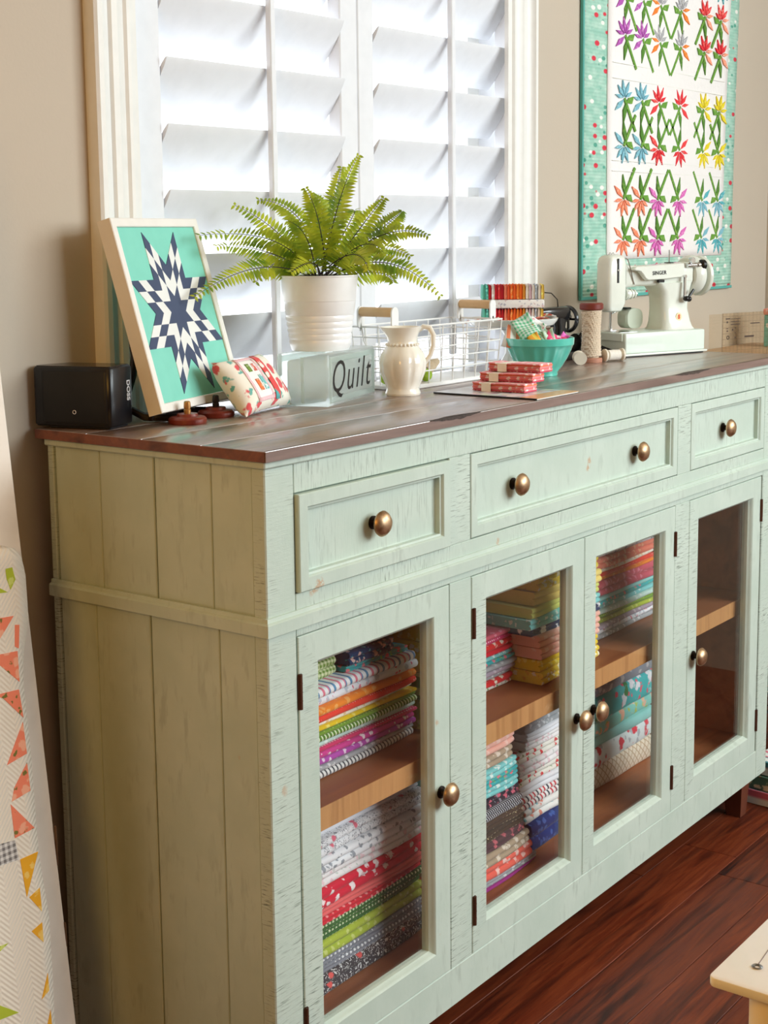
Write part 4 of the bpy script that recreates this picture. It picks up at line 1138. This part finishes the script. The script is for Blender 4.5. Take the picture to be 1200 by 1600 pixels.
# ------------------------------------------------------------------ white sewing machine
sm = T('sewing_machine', 'vintage white portable sewing machine on the right end of the top', 'sewing machine', (1.284, .216, ZT), -math.atan2(.074, .196))
wen = plain('pale_cream_enamel', (232, 236, 226), .2, coat=.5, nz=5); mint_e = plain('pale_mint_enamel', (224, 236, 226), .22, coat=.4, nz=5)
chrome = plain('chrome', (220, 222, 224), .12, 1.0, nz=10); bkp = plain('black_bakelite', (18, 18, 20), .3)
obj('base', BM().box(0, .206, 0, .104, .0062, .0455, .003, 3), mint_e, sm)
obj('base_flange', BM().box(-.002, .2105, -.003, .107, .0022, .0062, .0015, 2), wen, sm)
obj('felt_pad', BM().box(.004, .204, .002, .102, .0001, .0022), bkp, sm)
obj('recess_shade', BM().prism([(.010, .0075), (.098, .0075), (.098, .026)], -.0006, .001, 'x'), bkp, sm)  # black wedge on the end face, standing in for the shade of a recess
obj('folded_leaf', BM().box(-.0040, -.0008, .006, .098, .030, .0450, .001), mint_e, sm)
obj('slide_plate', BM().box(.004, .048, .020, .080, .0456, .0462), chrome, sm)
m = BM()
m.loft([[(x, y, z) for x, y in rrect(x0, x1, .055-w_, .055+w_, r_)] for z, x0, x1, w_, r_ in ((.0456, .122, .206, .036, .016), (.050, .1250, .2025, .033, .016), (.062, .1262, .1990, .030, .016), (.085, .1258, .1945, .027, .016), (.105, .1248, .1950, .026, .015), (.120, .122, .198, .027, .014), (.132, .112, .200, .028, .012), (.1360, .108, .200, .028, .010))])
obj('pillar', m, wen, sm)
m = BM()
m.loft([[(x, y, z) for y, z in rrect(.055-w_, .055+w_, z0, z1, min(w_, (z1-z0)/2)*.6)] for x, w_, z0, z1 in ((.034, .017, .128, .178), (.046, .018, .129, .1715), (.070, .019, .131, .1700), (.110, .022, .1305, .1710), (.150, .025, .1300, .1730), (.190, .027, .1290, .1750), (.199, .026, .129, .1745))])
obj('arm', m, wen, sm)
m = BM()
m.loft([[(x, y, z) for x, y in rrect(x0, x1, .055-w_, .055+w_, .009)] for z, x0, x1, w_ in ((.0840, -.004, .024, .014), (.0865, -.0085, .027, .0175), (.092, -.0112, .030, .0190), (.100, -.0115, .0345, .0195), (.130, -.0118, .0352, .0200), (.175, -.0112, .0352, .0200), (.186, -.0085, .0335, .0185), (.1905, -.004, .030, .0150), (.1925, .003, .024, .008))])
obj('head', m, wen, sm)
obj('lever_slot', BM().box(.0085, .0130, .0338, .0352, .139, .1850, .0004), bkp, sm)
obj('take_up_lever', BM().cyl((.0108, .0325, .163), (.0108, .034, .163), .0022, 10), chrome, sm)
# hood with lettering
hp_ = [(.0460, .1690), (.0400, .1640), (.0440, .1620), (.0500, .1615), (.0570, .1600), (.0630, .1545), (.0695, .1465), (.0770, .1430), (.1200, .1440), (.1665, .1472), (.1700, .1500), (.1700, .1735), (.120, .1715)]
obj('hood', BM().prism(hp_, .0220, .0340, 'y', None, .0012), wen, sm)
obj('lettering', text_mesh('SINGER', .0102, .0002, M=Tr(.1040, .0216, .1560) @ RX @ Matrix.Rotation(.03, 4, 'Z'), xs=1.0, bold=.0002, sp=1.08), bkp, sm)
obj('lamp_switch', BM().box(.104, .120, .0235, .0300, .1375, .1430, .001), bkp, sm)
obj('hand_wheel', BM().lathe([(0, .1995), (.022, .1995), (.0330, .203), (.0385, .211), (.0395, .219), (.0370, .2265), (.030, .231), (.026, .2325), (.012, .2345), (0, .2345)], 36, Tr(0, .055, .1490) @ along('x')), wen, sm)
obj('wheel_rim', BM().lathe([(.0290, .2360), (.0380, .2360), (.0395, .2385), (.0395, .2425), (.0375, .2450), (.0290, .2450)], 36, Tr(0, .055, .1470) @ along('x')), wen, sm)
obj('wheel_hub', BM().lathe([(0, .2335), (.0120, .2340), (.0120, .2435), (.0100, .2450), (0, .2450)], 20, Tr(0, .055, .1470) @ along('x')), chrome, sm)
obj('winder_shaft', BM().cyl((.180, .026, .1690), (.2120, .026, .1690), .0045, 14).cyl((.206, .026, .1690), (.216, .026, .1690), .0062, 14), chrome, sm)
obj('winder_tyre', BM().lathe([(0, .2140), (.0075, .2140), (.0105, .2165), (.0105, .2240), (.0080, .2270), (0, .2275)], 22, Tr(0, .026, .1690) @ along('x')), bkp, sm)
obj('winder_screw', BM().lathe([(0, -.0215), (.0058, -.0215), (.0062, -.020), (.0062, -.014), (0, -.014)], 18, Tr(.1880, .0, .1785) @ Matrix.Rotation(-PI/2, 4, 'X') @ Tr(0, 0, .038)), chrome, sm)
obj('latch_bar', BM().box(.1660, .1725, .0185, .0218, .108, .1480, .001, 1).cyl((.1693, .0175, .148), (.1693, .0220, .148), .0034, 14), chrome, sm)
obj('latch_lever', BM().ball((.1705, .017, .1050), .0062, .006, .0055).cyl((.176, .017, .106), (.191, .018, .122), .0026, 10).ball((.1780, .017, .1040), .0055), bkp, sm)
obj('badge', BM().lathe([(0, 0), (.0078, 0), (.0082, .0006), (.0078, .0012), (0, .0012)], 24, Tr(.1600, .0262, .0695) @ along('-y')), plain('cream_badge', (240, 220, 180), .4), sm)
obj('badge_mark', text_mesh('S', .0110, .0002, M=Tr(.1600, .0247, .0695) @ RX, bold=.0006), plain('orange_badge_mark', (232, 96, 40), .5), sm)
m = BM()
m.loft([[(x, y, z) for x, z in rrect(.0760-i, .1210+i, .0470, .0860, .015)] for y, i in ((.082, -.003), (.086, 0), (.108, 0), (.112, -.003))])
obj('motor', m, plain('grey_green_enamel', (206, 212, 194), .3, nz=6), sm)
obj('motor_cap', BM().box(.078, .092, .085, .105, .0858, .0885, .0012), bkp, sm)
obj('needle_bar', BM().cyl((.008, .052, .052), (.008, .052, .0850), .0022, 10).cyl((.008, .052, .046), (.008, .052, .054), .0006, 6), chrome, sm)
obj('presser_bar', BM().cyl((.014, .060, .054), (.014, .060, .0850), .0020, 10).box(.006, .022, .050, .064, .0468, .0490, .0006).box(.012, .016, .056, .062, .048, .056).cyl((.016, .058, .080), (.027, .058, .0835), .0016, 8), chrome, sm)
td = BM()
for x0, x1, r_ in ((.0350, .0400, .0040), (.0400, .0420, .0110), (.0428, .0448, .0115), (.0452, .0530, .0090), (.0535, .0560, .0100), (.0560, .0620, .0070), (.0625, .0650, .0085)):
    td.cyl((x0, .050, .1166), (x1, .050, .1166), r_, 22)
obj('tension_dial', td, wen, sm)
obj('tension_stem', BM().cyl((.0650, .050, .1166), (.0720, .050, .1166), .0034, 14).cyl((.0715, .050, .1166), (.0728, .050, .1166), .0022, 12), chrome, sm)
obj('thread_guide', BM().tube([(.030, .037, .186), (.036, .036, .182), (.0420, .034, .162), (.0500, .036, .1410), (.0530, .0365, .1350)], .0011, 6).tube([(.0, .05, .192), (.003, .05, .1965), (.007, .05, .193), (.011, .05, .1962), (.014, .05, .192)], .0007, 5), chrome, sm)
obj('spool_pin', BM().cyl((.160, .055, .1742), (.160, .055, .1990), .0013, 8), chrome, sm)
obj('spool_felt', BM().lathe([(0, .1738), (.0095, .1738), (.0095, .1752), (0, .1752)], 20, Tr(.160, .055, 0)), bkp, sm)
obj('plug_block', BM().box(.178, .190, .080, .090, .0455, .0560, .0008), bkp, sm)
obj('thread_post', BM().lathe([(0, .0455), (.0042, .0455), (.0042, .056), (.0034, .0610), (0, .0630)], 14, Tr(.196, .084, 0)), plain('white_plastic', (246, 246, 244), .3), sm)

# ------------------------------------------------------------------ quilt on the wall
qy = .3756
wq = T('wall_quilt', 'hanging quilt of patchwork lilies with aqua cherry print border on the wall', 'quilt', (1.76, qy, 1.0175))
def cloth(x0, x1, z0, z1, y, nx, nz, mat, name, wob=.0012, thick=.004, par=wq, taper=0.0):
    vs = []; fs = []
    for j in range(nz+1):
        for i in range(nx+1):
            u, v = i/nx, j/nz; x = x0+(x1-x0)*u; z = z0+(z1-z0)*v
            x += taper*u*v
            vs.append((x, y + wob*math.sin(11*x+7*z) - 0*.0, z))
    for j in range(nz):
        for i in range(nx): fs.append((j*(nx+1)+i, j*(nx+1)+i+1, (j+1)*(nx+1)+i+1, (j+1)*(nx+1)+i))
    o = obj(name, BM().poly(vs, fs), mat, par, True, smooth=80)
    s_ = o.modifiers.new('thickness', 'SOLIDIFY'); s_.thickness = thick; s_.offset = 0
    return o
# aqua print with red and white blossoms and fine lines of quilting
def border_mat():
    m, nt, b = newmat('aqua_cherry_print'); v = coord(nt)
    sx = nt.nodes.new('ShaderNodeSeparateXYZ'); nt.links.new(v, sx.inputs[0])
    cx = nt.nodes.new('ShaderNodeCombineXYZ'); nt.links.new(math_(nt, 'MULTIPLY', sx.outputs[0], .55), cx.inputs[0]); nt.links.new(sx.outputs[2], cx.inputs[1])
    u = cx.outputs[0]
    col = mixc(nt, ramp(nt, noise(nt, u, 60, 3), .4, .65), rgba((150, 198, 180)), rgba((180, 214, 198)))
    col = mixc(nt, ramp(nt, voro(nt, u, 52, .9), .26, .2), col, rgba((86, 160, 140)))
    ofs = nt.nodes.new('ShaderNodeVectorMath'); ofs.operation = 'ADD'; nt.links.new(u, ofs.inputs[0]); ofs.inputs[1].default_value = (.31, .17, 0)
    col = mixc(nt, ramp(nt, voro(nt, ofs.outputs[0], 44, .55), .23, .18), col, rgba((240, 240, 232)))
    of2 = nt.nodes.new('ShaderNodeVectorMath'); of2.operation = 'ADD'; nt.links.new(u, of2.inputs[0]); of2.inputs[1].default_value = (.5, .43, 0)
    col = mixc(nt, ramp(nt, voro(nt, of2.outputs[0], 38, .45), .23, .18), col, rgba((214, 58, 76)))
    nt.links.new(col, b.inputs['Base Color']); b.inputs['Roughness'].default_value = .95
    ln = math_(nt, 'SINE', math_(nt, 'MULTIPLY', sx.outputs[2], 900))
    bump(nt, b, ln, .0008, .5)
    return m
bm_q = border_mat()
cloth(1.398, 2.126, 1.0175, 1.84, qy, 30, 40, bm_q, 'backing_border', taper=.02)
qw = fabric('quilt_white', (238, 236, 234), 'solid'); 
m, nt, b = newmat('quilted_white_field'); b.inputs['Base Color'].default_value = rgba((240, 237, 235)); b.inputs['Roughness'].default_value = .95
v = coord(nt); bump(nt, b, noise(nt, v, 60, 3, .5, 1.5), .002, .5)
cloth(1.497, 2.062, 1.094, 1.82, qy-.0036, 24, 40, m, 'white_field', thick=.0022, taper=.035)
bx_ = BM()
for x0, x1, z0, z1 in ((1.395, 2.132, 1.0150, 1.0215), (1.3945, 1.4005, 1.0216, 1.84)): bx_.box(x0, x1, qy-.0038, qy+.0038, z0, z1, .001)
obj('binding', bx_, fabric('teal_binding', (92, 172, 164), 'solid'), wq, True)
def fmat(n, c, c1): return fabric('petal_'+n, c, 'floral', c1, scale=1.6)
FC = dict(purple=fmat('purple', (180, 90, 180), (214, 140, 206)), orange=fmat('orange', (240, 130, 50), (246, 170, 90)), gray=fmat('gray', (176, 176, 180), (214, 214, 216)), red=fmat('red', (230, 48, 60), (244, 120, 110)),
 blue=fmat('blue', (126, 186, 204), (170, 214, 220)), yellow=fmat('yellow', (236, 216, 40), (244, 230, 110)), salmon=fmat('salmon', (246, 140, 106), (250, 180, 150)), pink=fmat('pink', (222, 110, 190), (240, 170, 214)), teal=fmat('teal', (84, 176, 188), (150, 210, 214)), peach=fmat('peach', (248, 160, 130), (252, 200, 180)), scarlet=fmat('scarlet', (238, 66, 70), (250, 140, 130)))
green_m = fabric('leaf_green_print', (104, 156, 62), 'floral', (140, 180, 86), scale=1.6); green_d = fabric('leaf_green_dark', (84, 134, 52), 'floral', (120, 160, 70), scale=1.6)
def quilt_piece(name, pts, h, mat, par):
    return obj(name, BM().prism(pts, qy-.0064-h, qy-.0046, 'y'), mat, par, False, smooth=0)
def flower(x, z, sx, sz, c1, c2, nx_=1.0):
    """lily facing (sx, sz): stem runs the other way"""
    f = empty_part('lily', wq, True)
    K, H_z = .0520*nx_, .0370
    P_ = lambda a, r: (x+sx*K*r*math.cos(a), z+sz*H_z*r*math.sin(a))
    D = math.radians
    def petal(a, L, w_, mt, h):
        quilt_piece('petal', [P_(a, .10), P_(a-w_, L*.55), P_(a, L), P_(a+w_, L*.55)], h, mt, f)
    petal(D(112), 1.0, .20, FC[c1], .0006); petal(D(80), 1.0, .20, FC[c1], .0009); petal(D(50), .90, .24, FC[c1], .0006)
    petal(D(146), .72, .28, FC[c1], .0009); petal(D(12), .80, .24, FC[c2], .0009); petal(D(-42), 1.05, .26, FC[c2], .0006)
    # stem and leaves on the far side
    e = (x-sx*.050*nx_, z-sz*.0640)
    dx, dz = e[0]-x, e[1]-z; l_ = math.hypot(dx, dz); px, pz_ = -dz/l_*.0038, dx/l_*.0028
    quilt_piece('stem', [(x+px, z+pz_), (e[0]+px, e[1]+pz_), (e[0]-px, e[1]-pz_), (x-px, z-pz_)], .0004, green_m, f)
    a1 = (x-sx*.006*nx_, z-sz*.008)
    quilt_piece('leaf', [a1, (a1[0]-sx*.026*nx_, a1[1]-sz*.0010), (a1[0]-sx*.034*nx_, a1[1]+sz*.0140), (a1[0]-sx*.012*nx_, a1[1]+sz*.0100)], .0006, green_m, f)
    quilt_piece('leaf', [a1, (a1[0]+sx*.0120*nx_, a1[1]-sz*.016), (a1[0]+sx*.010*nx_, a1[1]-sz*.042), (a1[0]-sx*.003*nx_, a1[1]-sz*.018)], .0006, green_d, f)
# columns of lily heads and the way each faces (left/right), per block column
cols_x = ((1.566, -1, 1.644, -1), (1.724, -1, 1.828, 1), (1.950, 1, 2.036, 1))
rows = [(1.698, -1, (('gray','gray'), ('yellow','yellow'), ('teal','teal'))), (1.624, 1, (('purple','purple'), ('gray','orange'), ('scarlet','peach'))), (1.547, 1, (('purple','purple'), ('gray','orange'), ('red','peach'))),
        (1.421, 1, (('blue','blue'), ('red','scarlet'), ('yellow','yellow'))), (1.326, -1, (('blue','blue'), ('red','scarlet'), ('yellow','yellow'))),
        (1.2180, -1, (('salmon','salmon'), ('pink','pink'), ('blue','teal'))), (1.1340, -1, (('salmon','salmon'), ('pink','pink'), ('teal','blue')))]
for z, sz, cs_ in rows:
    for (xa, sa, xb, sb), (c1, c2) in zip(cols_x, cs_):
        flower(xa, z, sa, sz, c1, c2); flower(xb, z, sb, sz, c1, c2)
for x, z, c in ((1.689, 1.4715, 'red'), (1.8806, 1.4735, 'teal'), (1.6844, 1.2778, 'gray'), (1.8788, 1.2809, 'orange')):
    quilt_piece('cornerstone', [(x-.008, z-.009), (x+.008, z-.009), (x+.008, z+.009), (x-.008, z+.009)], .0006, FC[c], wq)
for z in (1.4900, 1.4590, 1.2950, 1.2740):
    obj('sashing_seam', BM().box(1.515, 2.062, qy-.0061, qy-.0048, z-.0006, z+.0006), M['white'], wq, True)

# ------------------------------------------------------------------ leaning white ladder and the quilt over it
ly = lambda z: .2135+.1056*z       # front face of the rails
ld = T('leaning_ladder', 'white painted wooden ladder leaning on the wall left of the sideboard', 'ladder', (-.30, ly(0), 0))
lw = plain('chipped_white_paint', (236, 226, 214), .5, nz=12, nscale=20)
def lean_box(x0, x1, z0, z1, t0, t1, bev=.002):
    m = BM().box(x0, x1, t0, t1, z0, z1, bev)
    for v in m.b.verts: v.co.y += ly(v.co.z)
    return m
obj('rail', lean_box(-.162, -.100, 0.0004, 1.56, 0, .024), lw, ld, True)
obj('rail', lean_box(-.640, -.578, 0.0004, 1.56, 0, .024), lw, ld, True)
for z in (.34, .77, 1.20, 1.48): obj('rung', BM().cyl((-.579, ly(z)+.013, z), (-.161, ly(z)+.013, z), .010, 16), lw, ld, True)
for x, z, l in ((-.1005, .40, .05), (-.1012, .30, .03)): obj('crack', BM().box(x-.0004, x+.0003, ly(z)-.0002, ly(z)+.004, z, z+l), plain('bare_wood_line', (110, 84, 64), .8), ld, True)
dq = T('ladder_quilt', 'white quilt with coral and gold triangles draped over the leaning ladder', 'quilt', (-.33, ly(.3), .12))
m, nt, b = newmat('chevron_quilted_cream'); b.inputs['Base Color'].default_value = rgba((238, 230, 216)); b.inputs['Roughness'].default_value = .95
v = coord(nt); sx = nt.nodes.new('ShaderNodeSeparateXYZ'); nt.links.new(v, sx.inputs[0])
zig = math_(nt, 'PINGPONG', sx.outputs[0], .022)
wav = math_(nt, 'SINE', math_(nt, 'MULTIPLY', math_(nt, 'ADD', sx.outputs[2], math_(nt, 'MULTIPLY', zig, 1.1)), 900))
bump(nt, b, wav, .0010, .35)
edge_pts = [(.805, -.142), (.79, -.122), (.765, -.1135), (.735, -.1150), (.705, -.1168), (.671, -.1290), (.633, -.1350), (.553, -.1360), (.474, -.1410), (.436, -.1430), (.357, -.1395), (.29, -.145), (.23, -.151), (.10, -.160)]
def qedge(z):
    for (za, xa), (zb_, xb) in zip(edge_pts, edge_pts[1:]):
        if za >= z >= zb_: return xa+(xb-xa)*(za-z)/(za-zb_)
    return edge_pts[0][1] if z > .8 else -.16
vs = []; fs = []; nu, nv = 26, 60
def qpos(u, s):
    """u 0..1 across from the right edge, s = height down the front; s>0.785 wraps over the rung"""
    z = s; xr = qedge(min(z, .804)); x = xr-(.40)*u
    if z > .775:
        t = (z-.775)/.03; y = ly(.775)-.016+.011*t*t; zz = .775+.019*math.sin(t*PI/2)
    else: y = ly(z)-.016+.003*math.sin(14*x+5*z); zz = z
    return (x, y, zz)
for j in range(nv+1):
    for i in range(nu+1): vs.append(qpos(i/nu, .10+.705*j/nv))
for j in range(nv):
    for i in range(nu): fs.append((j*(nu+1)+i, j*(nu+1)+i+1, (j+1)*(nu+1)+i+1, (j+1)*(nu+1)+i))
o = obj('quilt_sheet', BM().poly(vs, fs), m, dq, True, smooth=80)
s_ = o.modifiers.new('thickness', 'SOLIDIFY'); s_.thickness = .010; s_.offset = 0
tc_ = fabric('triangle_coral', (246, 140, 110), 'floral', (250, 180, 150), (120, 120, 60), .7); tg = fabric('triangle_gold', (240, 176, 48), 'floral', (246, 206, 110), scale=.8); tl = fabric('triangle_lime', (180, 196, 60), 'floral', (210, 220, 120), scale=.8); tgr = fabric('patch_grey_check', (226, 224, 222), 'gingham', (120, 116, 116), scale=1)
def tri(pts, mat, nm='triangle'):
    q = [(x, ly(z)-.0215+.003*math.sin(14*x+5*z), z) for x, z in pts]; q2 = [(x, y+.0016, z) for x, y, z in q]
    obj(nm, BM().loft([q, q2]), mat, dq, True, smooth=0)
tri([(-0.142, 0.7883), (-0.1331, 0.7792), (-0.1293, 0.7567), (-0.1378, 0.7464), (-0.1415, 0.7598)], tl)
tri([(-0.1622, 0.7572), (-0.1419, 0.7442), (-0.1638, 0.7464)], tl)
tri([(-0.1652, 0.7177), (-0.1376, 0.7155), (-0.1603, 0.6943), (-0.1688, 0.6925)], tc_)
tri([(-0.1373, 0.7049), (-0.1309, 0.7035), (-0.1357, 0.6767), (-0.1409, 0.6801)], tc_)
tri([(-0.1711, 0.6767), (-0.138, 0.6742), (-0.1403, 0.6385), (-0.1656, 0.6642)], tc_)
tri([(-0.1775, 0.6322), (-0.1425, 0.6299), (-0.1408, 0.5961), (-0.1665, 0.6256)], tc_)
tri([(-0.1425, 0.5913), (-0.1422, 0.5539), (-0.1729, 0.5494)], tc_)
tri([(-0.1437, 0.5437), (-0.1438, 0.5102), (-0.1727, 0.5064), (-0.1669, 0.5204)], tc_)
tri([(-0.1749, 0.504), (-0.1445, 0.466), (-0.1751, 0.4641)], tc_)
tri([(-0.2016, 0.4656), (-0.1754, 0.4619), (-0.1732, 0.4384), (-0.2051, 0.4414)], tgr, 'square_patch')
tri([(-0.1438, 0.4374), (-0.1714, 0.4378), (-0.1686, 0.3919)], tg)
tri([(-0.148, 0.3958), (-0.165, 0.3905), (-0.1492, 0.3677)], tg)
tri([(-0.151, 0.3552), (-0.1679, 0.351), (-0.1525, 0.3319)], tg)
tri([(-0.1521, 0.2945), (-0.1656, 0.2685), (-0.1532, 0.274)], tg)
tri([(-0.1545, 0.2513), (-0.1616, 0.2365), (-0.1553, 0.2329)], tg)
tri([(-0.218, 0.3526), (-0.2026, 0.351), (-0.219, 0.3455)], tl)
tri([(-0.2272, 0.2889), (-0.1998, 0.2679), (-0.2297, 0.2712)], tl)

# ------------------------------------------------------------------ black wire cart beyond the right end, rulers on it
ct = T('wire_cart', 'black wire cart of rolled quilts standing right of the sideboard', 'cart', (1.90, .20, 0))
bw_ = plain('black_wire', (24, 24, 26), .4)
ax0, ax1, ay0, ay1 = 1.64, 2.25, .125, .365
for x in (ax0, ax1):
    for y in (ay0, ay1): obj('post', BM().cyl((x, y, 0.0003), (x, y, .868), .005, 10), bw_, ct, True)
gr = BM()
for z in (.10, .30, .50, .70):
    gr.tube([(ax0, ay0, z), (ax1, ay0, z), (ax1, ay1, z), (ax0, ay1, z)], .0026, 6, closed=True)
for z in (.14, .18, .22, .34, .38, .42, .54, .58, .62): gr.tube([(ax0, ay0, z), (ax0, ay1, z)], .0016, 5); gr.tube([(ax0, ay0, z), (ax1, ay0, z)], .0016, 5)
for k in range(1, 7): gr.tube([(ax0, ay0+(ay1-ay0)*k/7, .10), (ax0, ay0+(ay1-ay0)*k/7, .70)], .0016, 5)
for k in range(1, 14): gr.tube([(ax0+(ax1-ax0)*k/14, ay0, .10), (ax0+(ax1-ax0)*k/14, ay0, .70)], .0016, 5)
for z in (.10, .30, .50):
    for k in range(1, 12): gr.tube([(ax0+(ax1-ax0)*k/12, ay0, z), (ax0+(ax1-ax0)*k/12, ay1, z)], .0016, 5)
o = obj('wire_mesh', gr, bw_, ct, True); o['kind'] = 'stuff'
obj('top_tray', BM().box(ax0-.008, ax1+.008, ay0-.008, ay1+.008, .8682, .8760, .002), plain('pale_wood_tray', (206, 176, 146), .5, nz=14, nscale=20), ct, True)
def roll(lab, x0, x1, y, z, r, mat):
    m = BM(); lp_ = []
    for k, x in enumerate((x0, x0+.004, (x0+x1)/2, x1-.004, x1)):
        lp_.append([(x, y+(r-(.004 if k in (0, 4) else 0))*math.cos(2*PI*j/28)*(1+.03*math.sin(5*2*PI*j/28)), z+(r-(.004 if k in (0, 4) else 0))*math.sin(2*PI*j/28)) for j in range(28)])
    o = obj('rolled_quilt', m.loft(lp_), mat, smooth=50); tag(o, lab, 'quilt', 'rolled quilts in the wire cart')
    return o
qm = [fabric('roll_blue_plaid', (120, 170, 190), 'gingham', (30, 60, 90), scale=.25), fabric('roll_gold', (214, 190, 120), 'floral', (180, 150, 70), (120, 110, 60), .5), fabric('roll_teal', (150, 200, 206), 'gingham', (240, 244, 244), scale=.2), fabric('roll_green', (90, 130, 110), 'floral', (236, 226, 190), (230, 120, 90), .4), fabric('roll_navy', (60, 110, 140), 'gingham', (220, 236, 240), scale=.25)]
for i, (y, z) in enumerate(((.186, .162), (.302, .162), (.186, .362), (.302, .362), (.186, .562), (.302, .562))):
    roll(('blue plaid', 'gold floral', 'teal check', 'green floral', 'navy check', 'pale teal check')[i] + ' quilt rolled ' + ('in the bottom tier', 'in the bottom tier', 'in the middle tier', 'in the middle tier', 'in the upper tier', 'in the upper tier')[i] + ' of the wire cart, ' + ('front', 'back')[i % 2], 1.66, 2.23, y, z, .055, qm[(i*3+3) % 5])
fq = fabric('striped_binding_quilt', (236, 236, 232), 'stripe', (224, 110, 130), (60, 130, 140), .22)
rg = T('folded_quilt', 'folded striped quilt on the floor at the right foot of the sideboard', 'quilt', (1.60, .005, 0), -.12)
for k in range(3):
    z = .0002+k*.030
    m = BM(); m.loft([[(x, y, z+q) for y, q in ((-.050, .003), (-.064, .0145), (-.050, .0288), (.04, .0288), (.04, 0.0005))] for x in (-.085+.006*k, .0, .15, .28)])
    obj('fold', m, (fq, qm[3], fq)[k], rg, smooth=50)
acr, nt, b = newmat('printed_clear_acrylic')
v = coord(nt); sx = nt.nodes.new('ShaderNodeSeparateXYZ'); nt.links.new(v, sx.inputs[0])
gx = math_(nt, 'PINGPONG', sx.outputs[0], .0060); gz = math_(nt, 'PINGPONG', sx.outputs[2], .0060)
gl_ = ramp(nt, math_(nt, 'MINIMUM', gx, gz), .0008, .0005)
gx2 = math_(nt, 'PINGPONG', sx.outputs[0], .0240); gl_ = math_(nt, 'MAXIMUM', math_(nt, 'MULTIPLY', gl_, .16), math_(nt, 'MULTIPLY', ramp(nt, gx2, .0009, .0006), .35))
b.inputs['Base Color'].default_value = rgba((110, 84, 66)); b.inputs['Roughness'].default_value = .4
tp = nt.nodes.new('ShaderNodeBsdfTransparent'); tp.inputs[0].default_value = rgba((253, 249, 243)); gs = nt.nodes.new('ShaderNodeBsdfGlossy'); gs.inputs['Roughness'].default_value = .05
lw2 = nt.nodes.new('ShaderNodeLayerWeight'); lw2.inputs['Blend'].default_value = .5
m1 = nt.nodes.new('ShaderNodeMixShader'); nt.links.new(math_(nt, 'MULTIPLY_ADD', math_(nt, 'POWER', lw2.outputs['Facing'], 5.0), .8, .04), m1.inputs[0]); nt.links.new(tp.outputs[0], m1.inputs[1]); nt.links.new(gs.outputs[0], m1.inputs[2])
m2 = nt.nodes.new('ShaderNodeMixShader'); nt.links.new(gl_, m2.inputs[0]); nt.links.new(m1.outputs[0], m2.inputs[1]); nt.links.new(b.outputs[0], m2.inputs[2])
nt.links.new(m2.outputs[0], nt.nodes['Material Output'].inputs[0])
prt = plain('dark_ruler_print', (66, 48, 40), .5)
for i, (x0, y0, a_, L, H, lab) in enumerate(((1.680, .195, -.30, .30, .103, 'clear acrylic quilting ruler standing in front on the wire cart'), (1.675, .222, -.30, .30, .100, 'clear acrylic quilting ruler standing behind on the wire cart'))):
    t = T('quilting_ruler', lab, 'ruler', (x0, y0, .8765), a_)
    obj('blade', BM().box(0, L, 0, .0028, 0, H, .0004), acr if i == 0 else pane_mat('plain_clear_acrylic', (252, 248, 242)), t)
    if i == 0:
        obj('hang_hole', BM().tube([(.016+.0035*math.cos(q), -.0003, .052+.0035*math.sin(q)) for q in [2*PI*k/18 for k in range(18)]], .0009, 6, closed=True), prt, t)
        bs = BM()
        for x, z, l, h in ((.008, .090, .014, .0022), (.024, .090, .030, .0012), (.024, .084, .026, .0014), (.024, .078, .028, .0018), (.011, .082, .004, .0040), (.010, .070, .006, .0014), (.0115, .064, .004, .0030), (.028, .066, .004, .0040), (.037, .070, .003, .003), (.037, .060, .003, .002), (.037, .050, .003, .003), (.068, .050, .030, .0036), (.086, .078, .030, .0020)):
            bs.box(x, x+l, -.0005, -.0001, z, z+h)
        o = obj('scale_marks', bs, prt, t); o['kind'] = 'stuff'
    obj('foot', BM().box(.04, .26, -.004, -.0002, 0, .006).box(.04, .26, .0030, .006, 0, .006), plain('ruler_stand_wood_%d' % i, (206, 170, 130), .6), t)
tb_ = T('trinket_box', 'small teal and coral covered box on the far end of the wire cart', 'box', (2.170, .275, .8765), .1)
obj('box', BM().box(-.030, .03, -.02, .02, 0, .075, .002), fabric('box_teal', (110, 190, 180), 'floral', (236, 240, 236), scale=.6), tb_)
obj('lid', BM().box(-.032, .032, -.022, .022, .0752, .090, .002), fabric('box_coral', (232, 150, 130), 'floral', (246, 220, 210), scale=.6), tb_)

# ------------------------------------------------------------------ white machine bed in the near right corner, on a small table
mb = T('sewing_machine', 'white flat bed of a sewing machine in the near right corner', 'sewing machine', (-.30, -.86, .640))
wp = plain('glossy_white_plastic', (244, 247, 250), .25, coat=.3, nz=4); cpm = plain('cream_plastic', (240, 230, 208), .35, nz=5)
obj('bed_plate', rbox(BM(), -.1634, .24, -.13, .1205, .0740, .0800, .0050, .0010, 6), wp, mb)
obj('body', rbox(BM(), -.1560, .22, -.115, .1035, .0100, .0738, .018, .004, 8), cpm, mb)
obj('foot', BM().box(-.12, .19, -.09, .07, .0, .0102, .002), bkp, mb)
obj('needle_hole', BM().lathe([(.0016, .0800), (.0030, .0800), (.0033, .0806), (.0028, .0809), (.0016, .0804)], 20, Tr(-.1365, .1012, 0), cap=False), plain('steel_ring', (150, 150, 150), .3, 1.0), mb)
obj('guide_line', BM().box(0, .05, -.0003, .0003, .0800, .08015, M=Tr(-.1325, .1020, 0) @ Rz(.10)), plain('grey_line', (150, 140, 140), .6), mb)
tbm = T('side_table', 'small plain white table under the near sewing machine, below the frame', 'table', (-.26, -.86, 0))
obj('top', BM().box(-.19, .40, -.20, .112, .612, .6397, .003), M['white'], tbm)
for x in (-.17, .38):
    for y in (-.18, .09): obj('leg', BM().box(x-.015, x+.015, y-.015, y+.015, .0003, .6118, .002), M['white'], tbm)
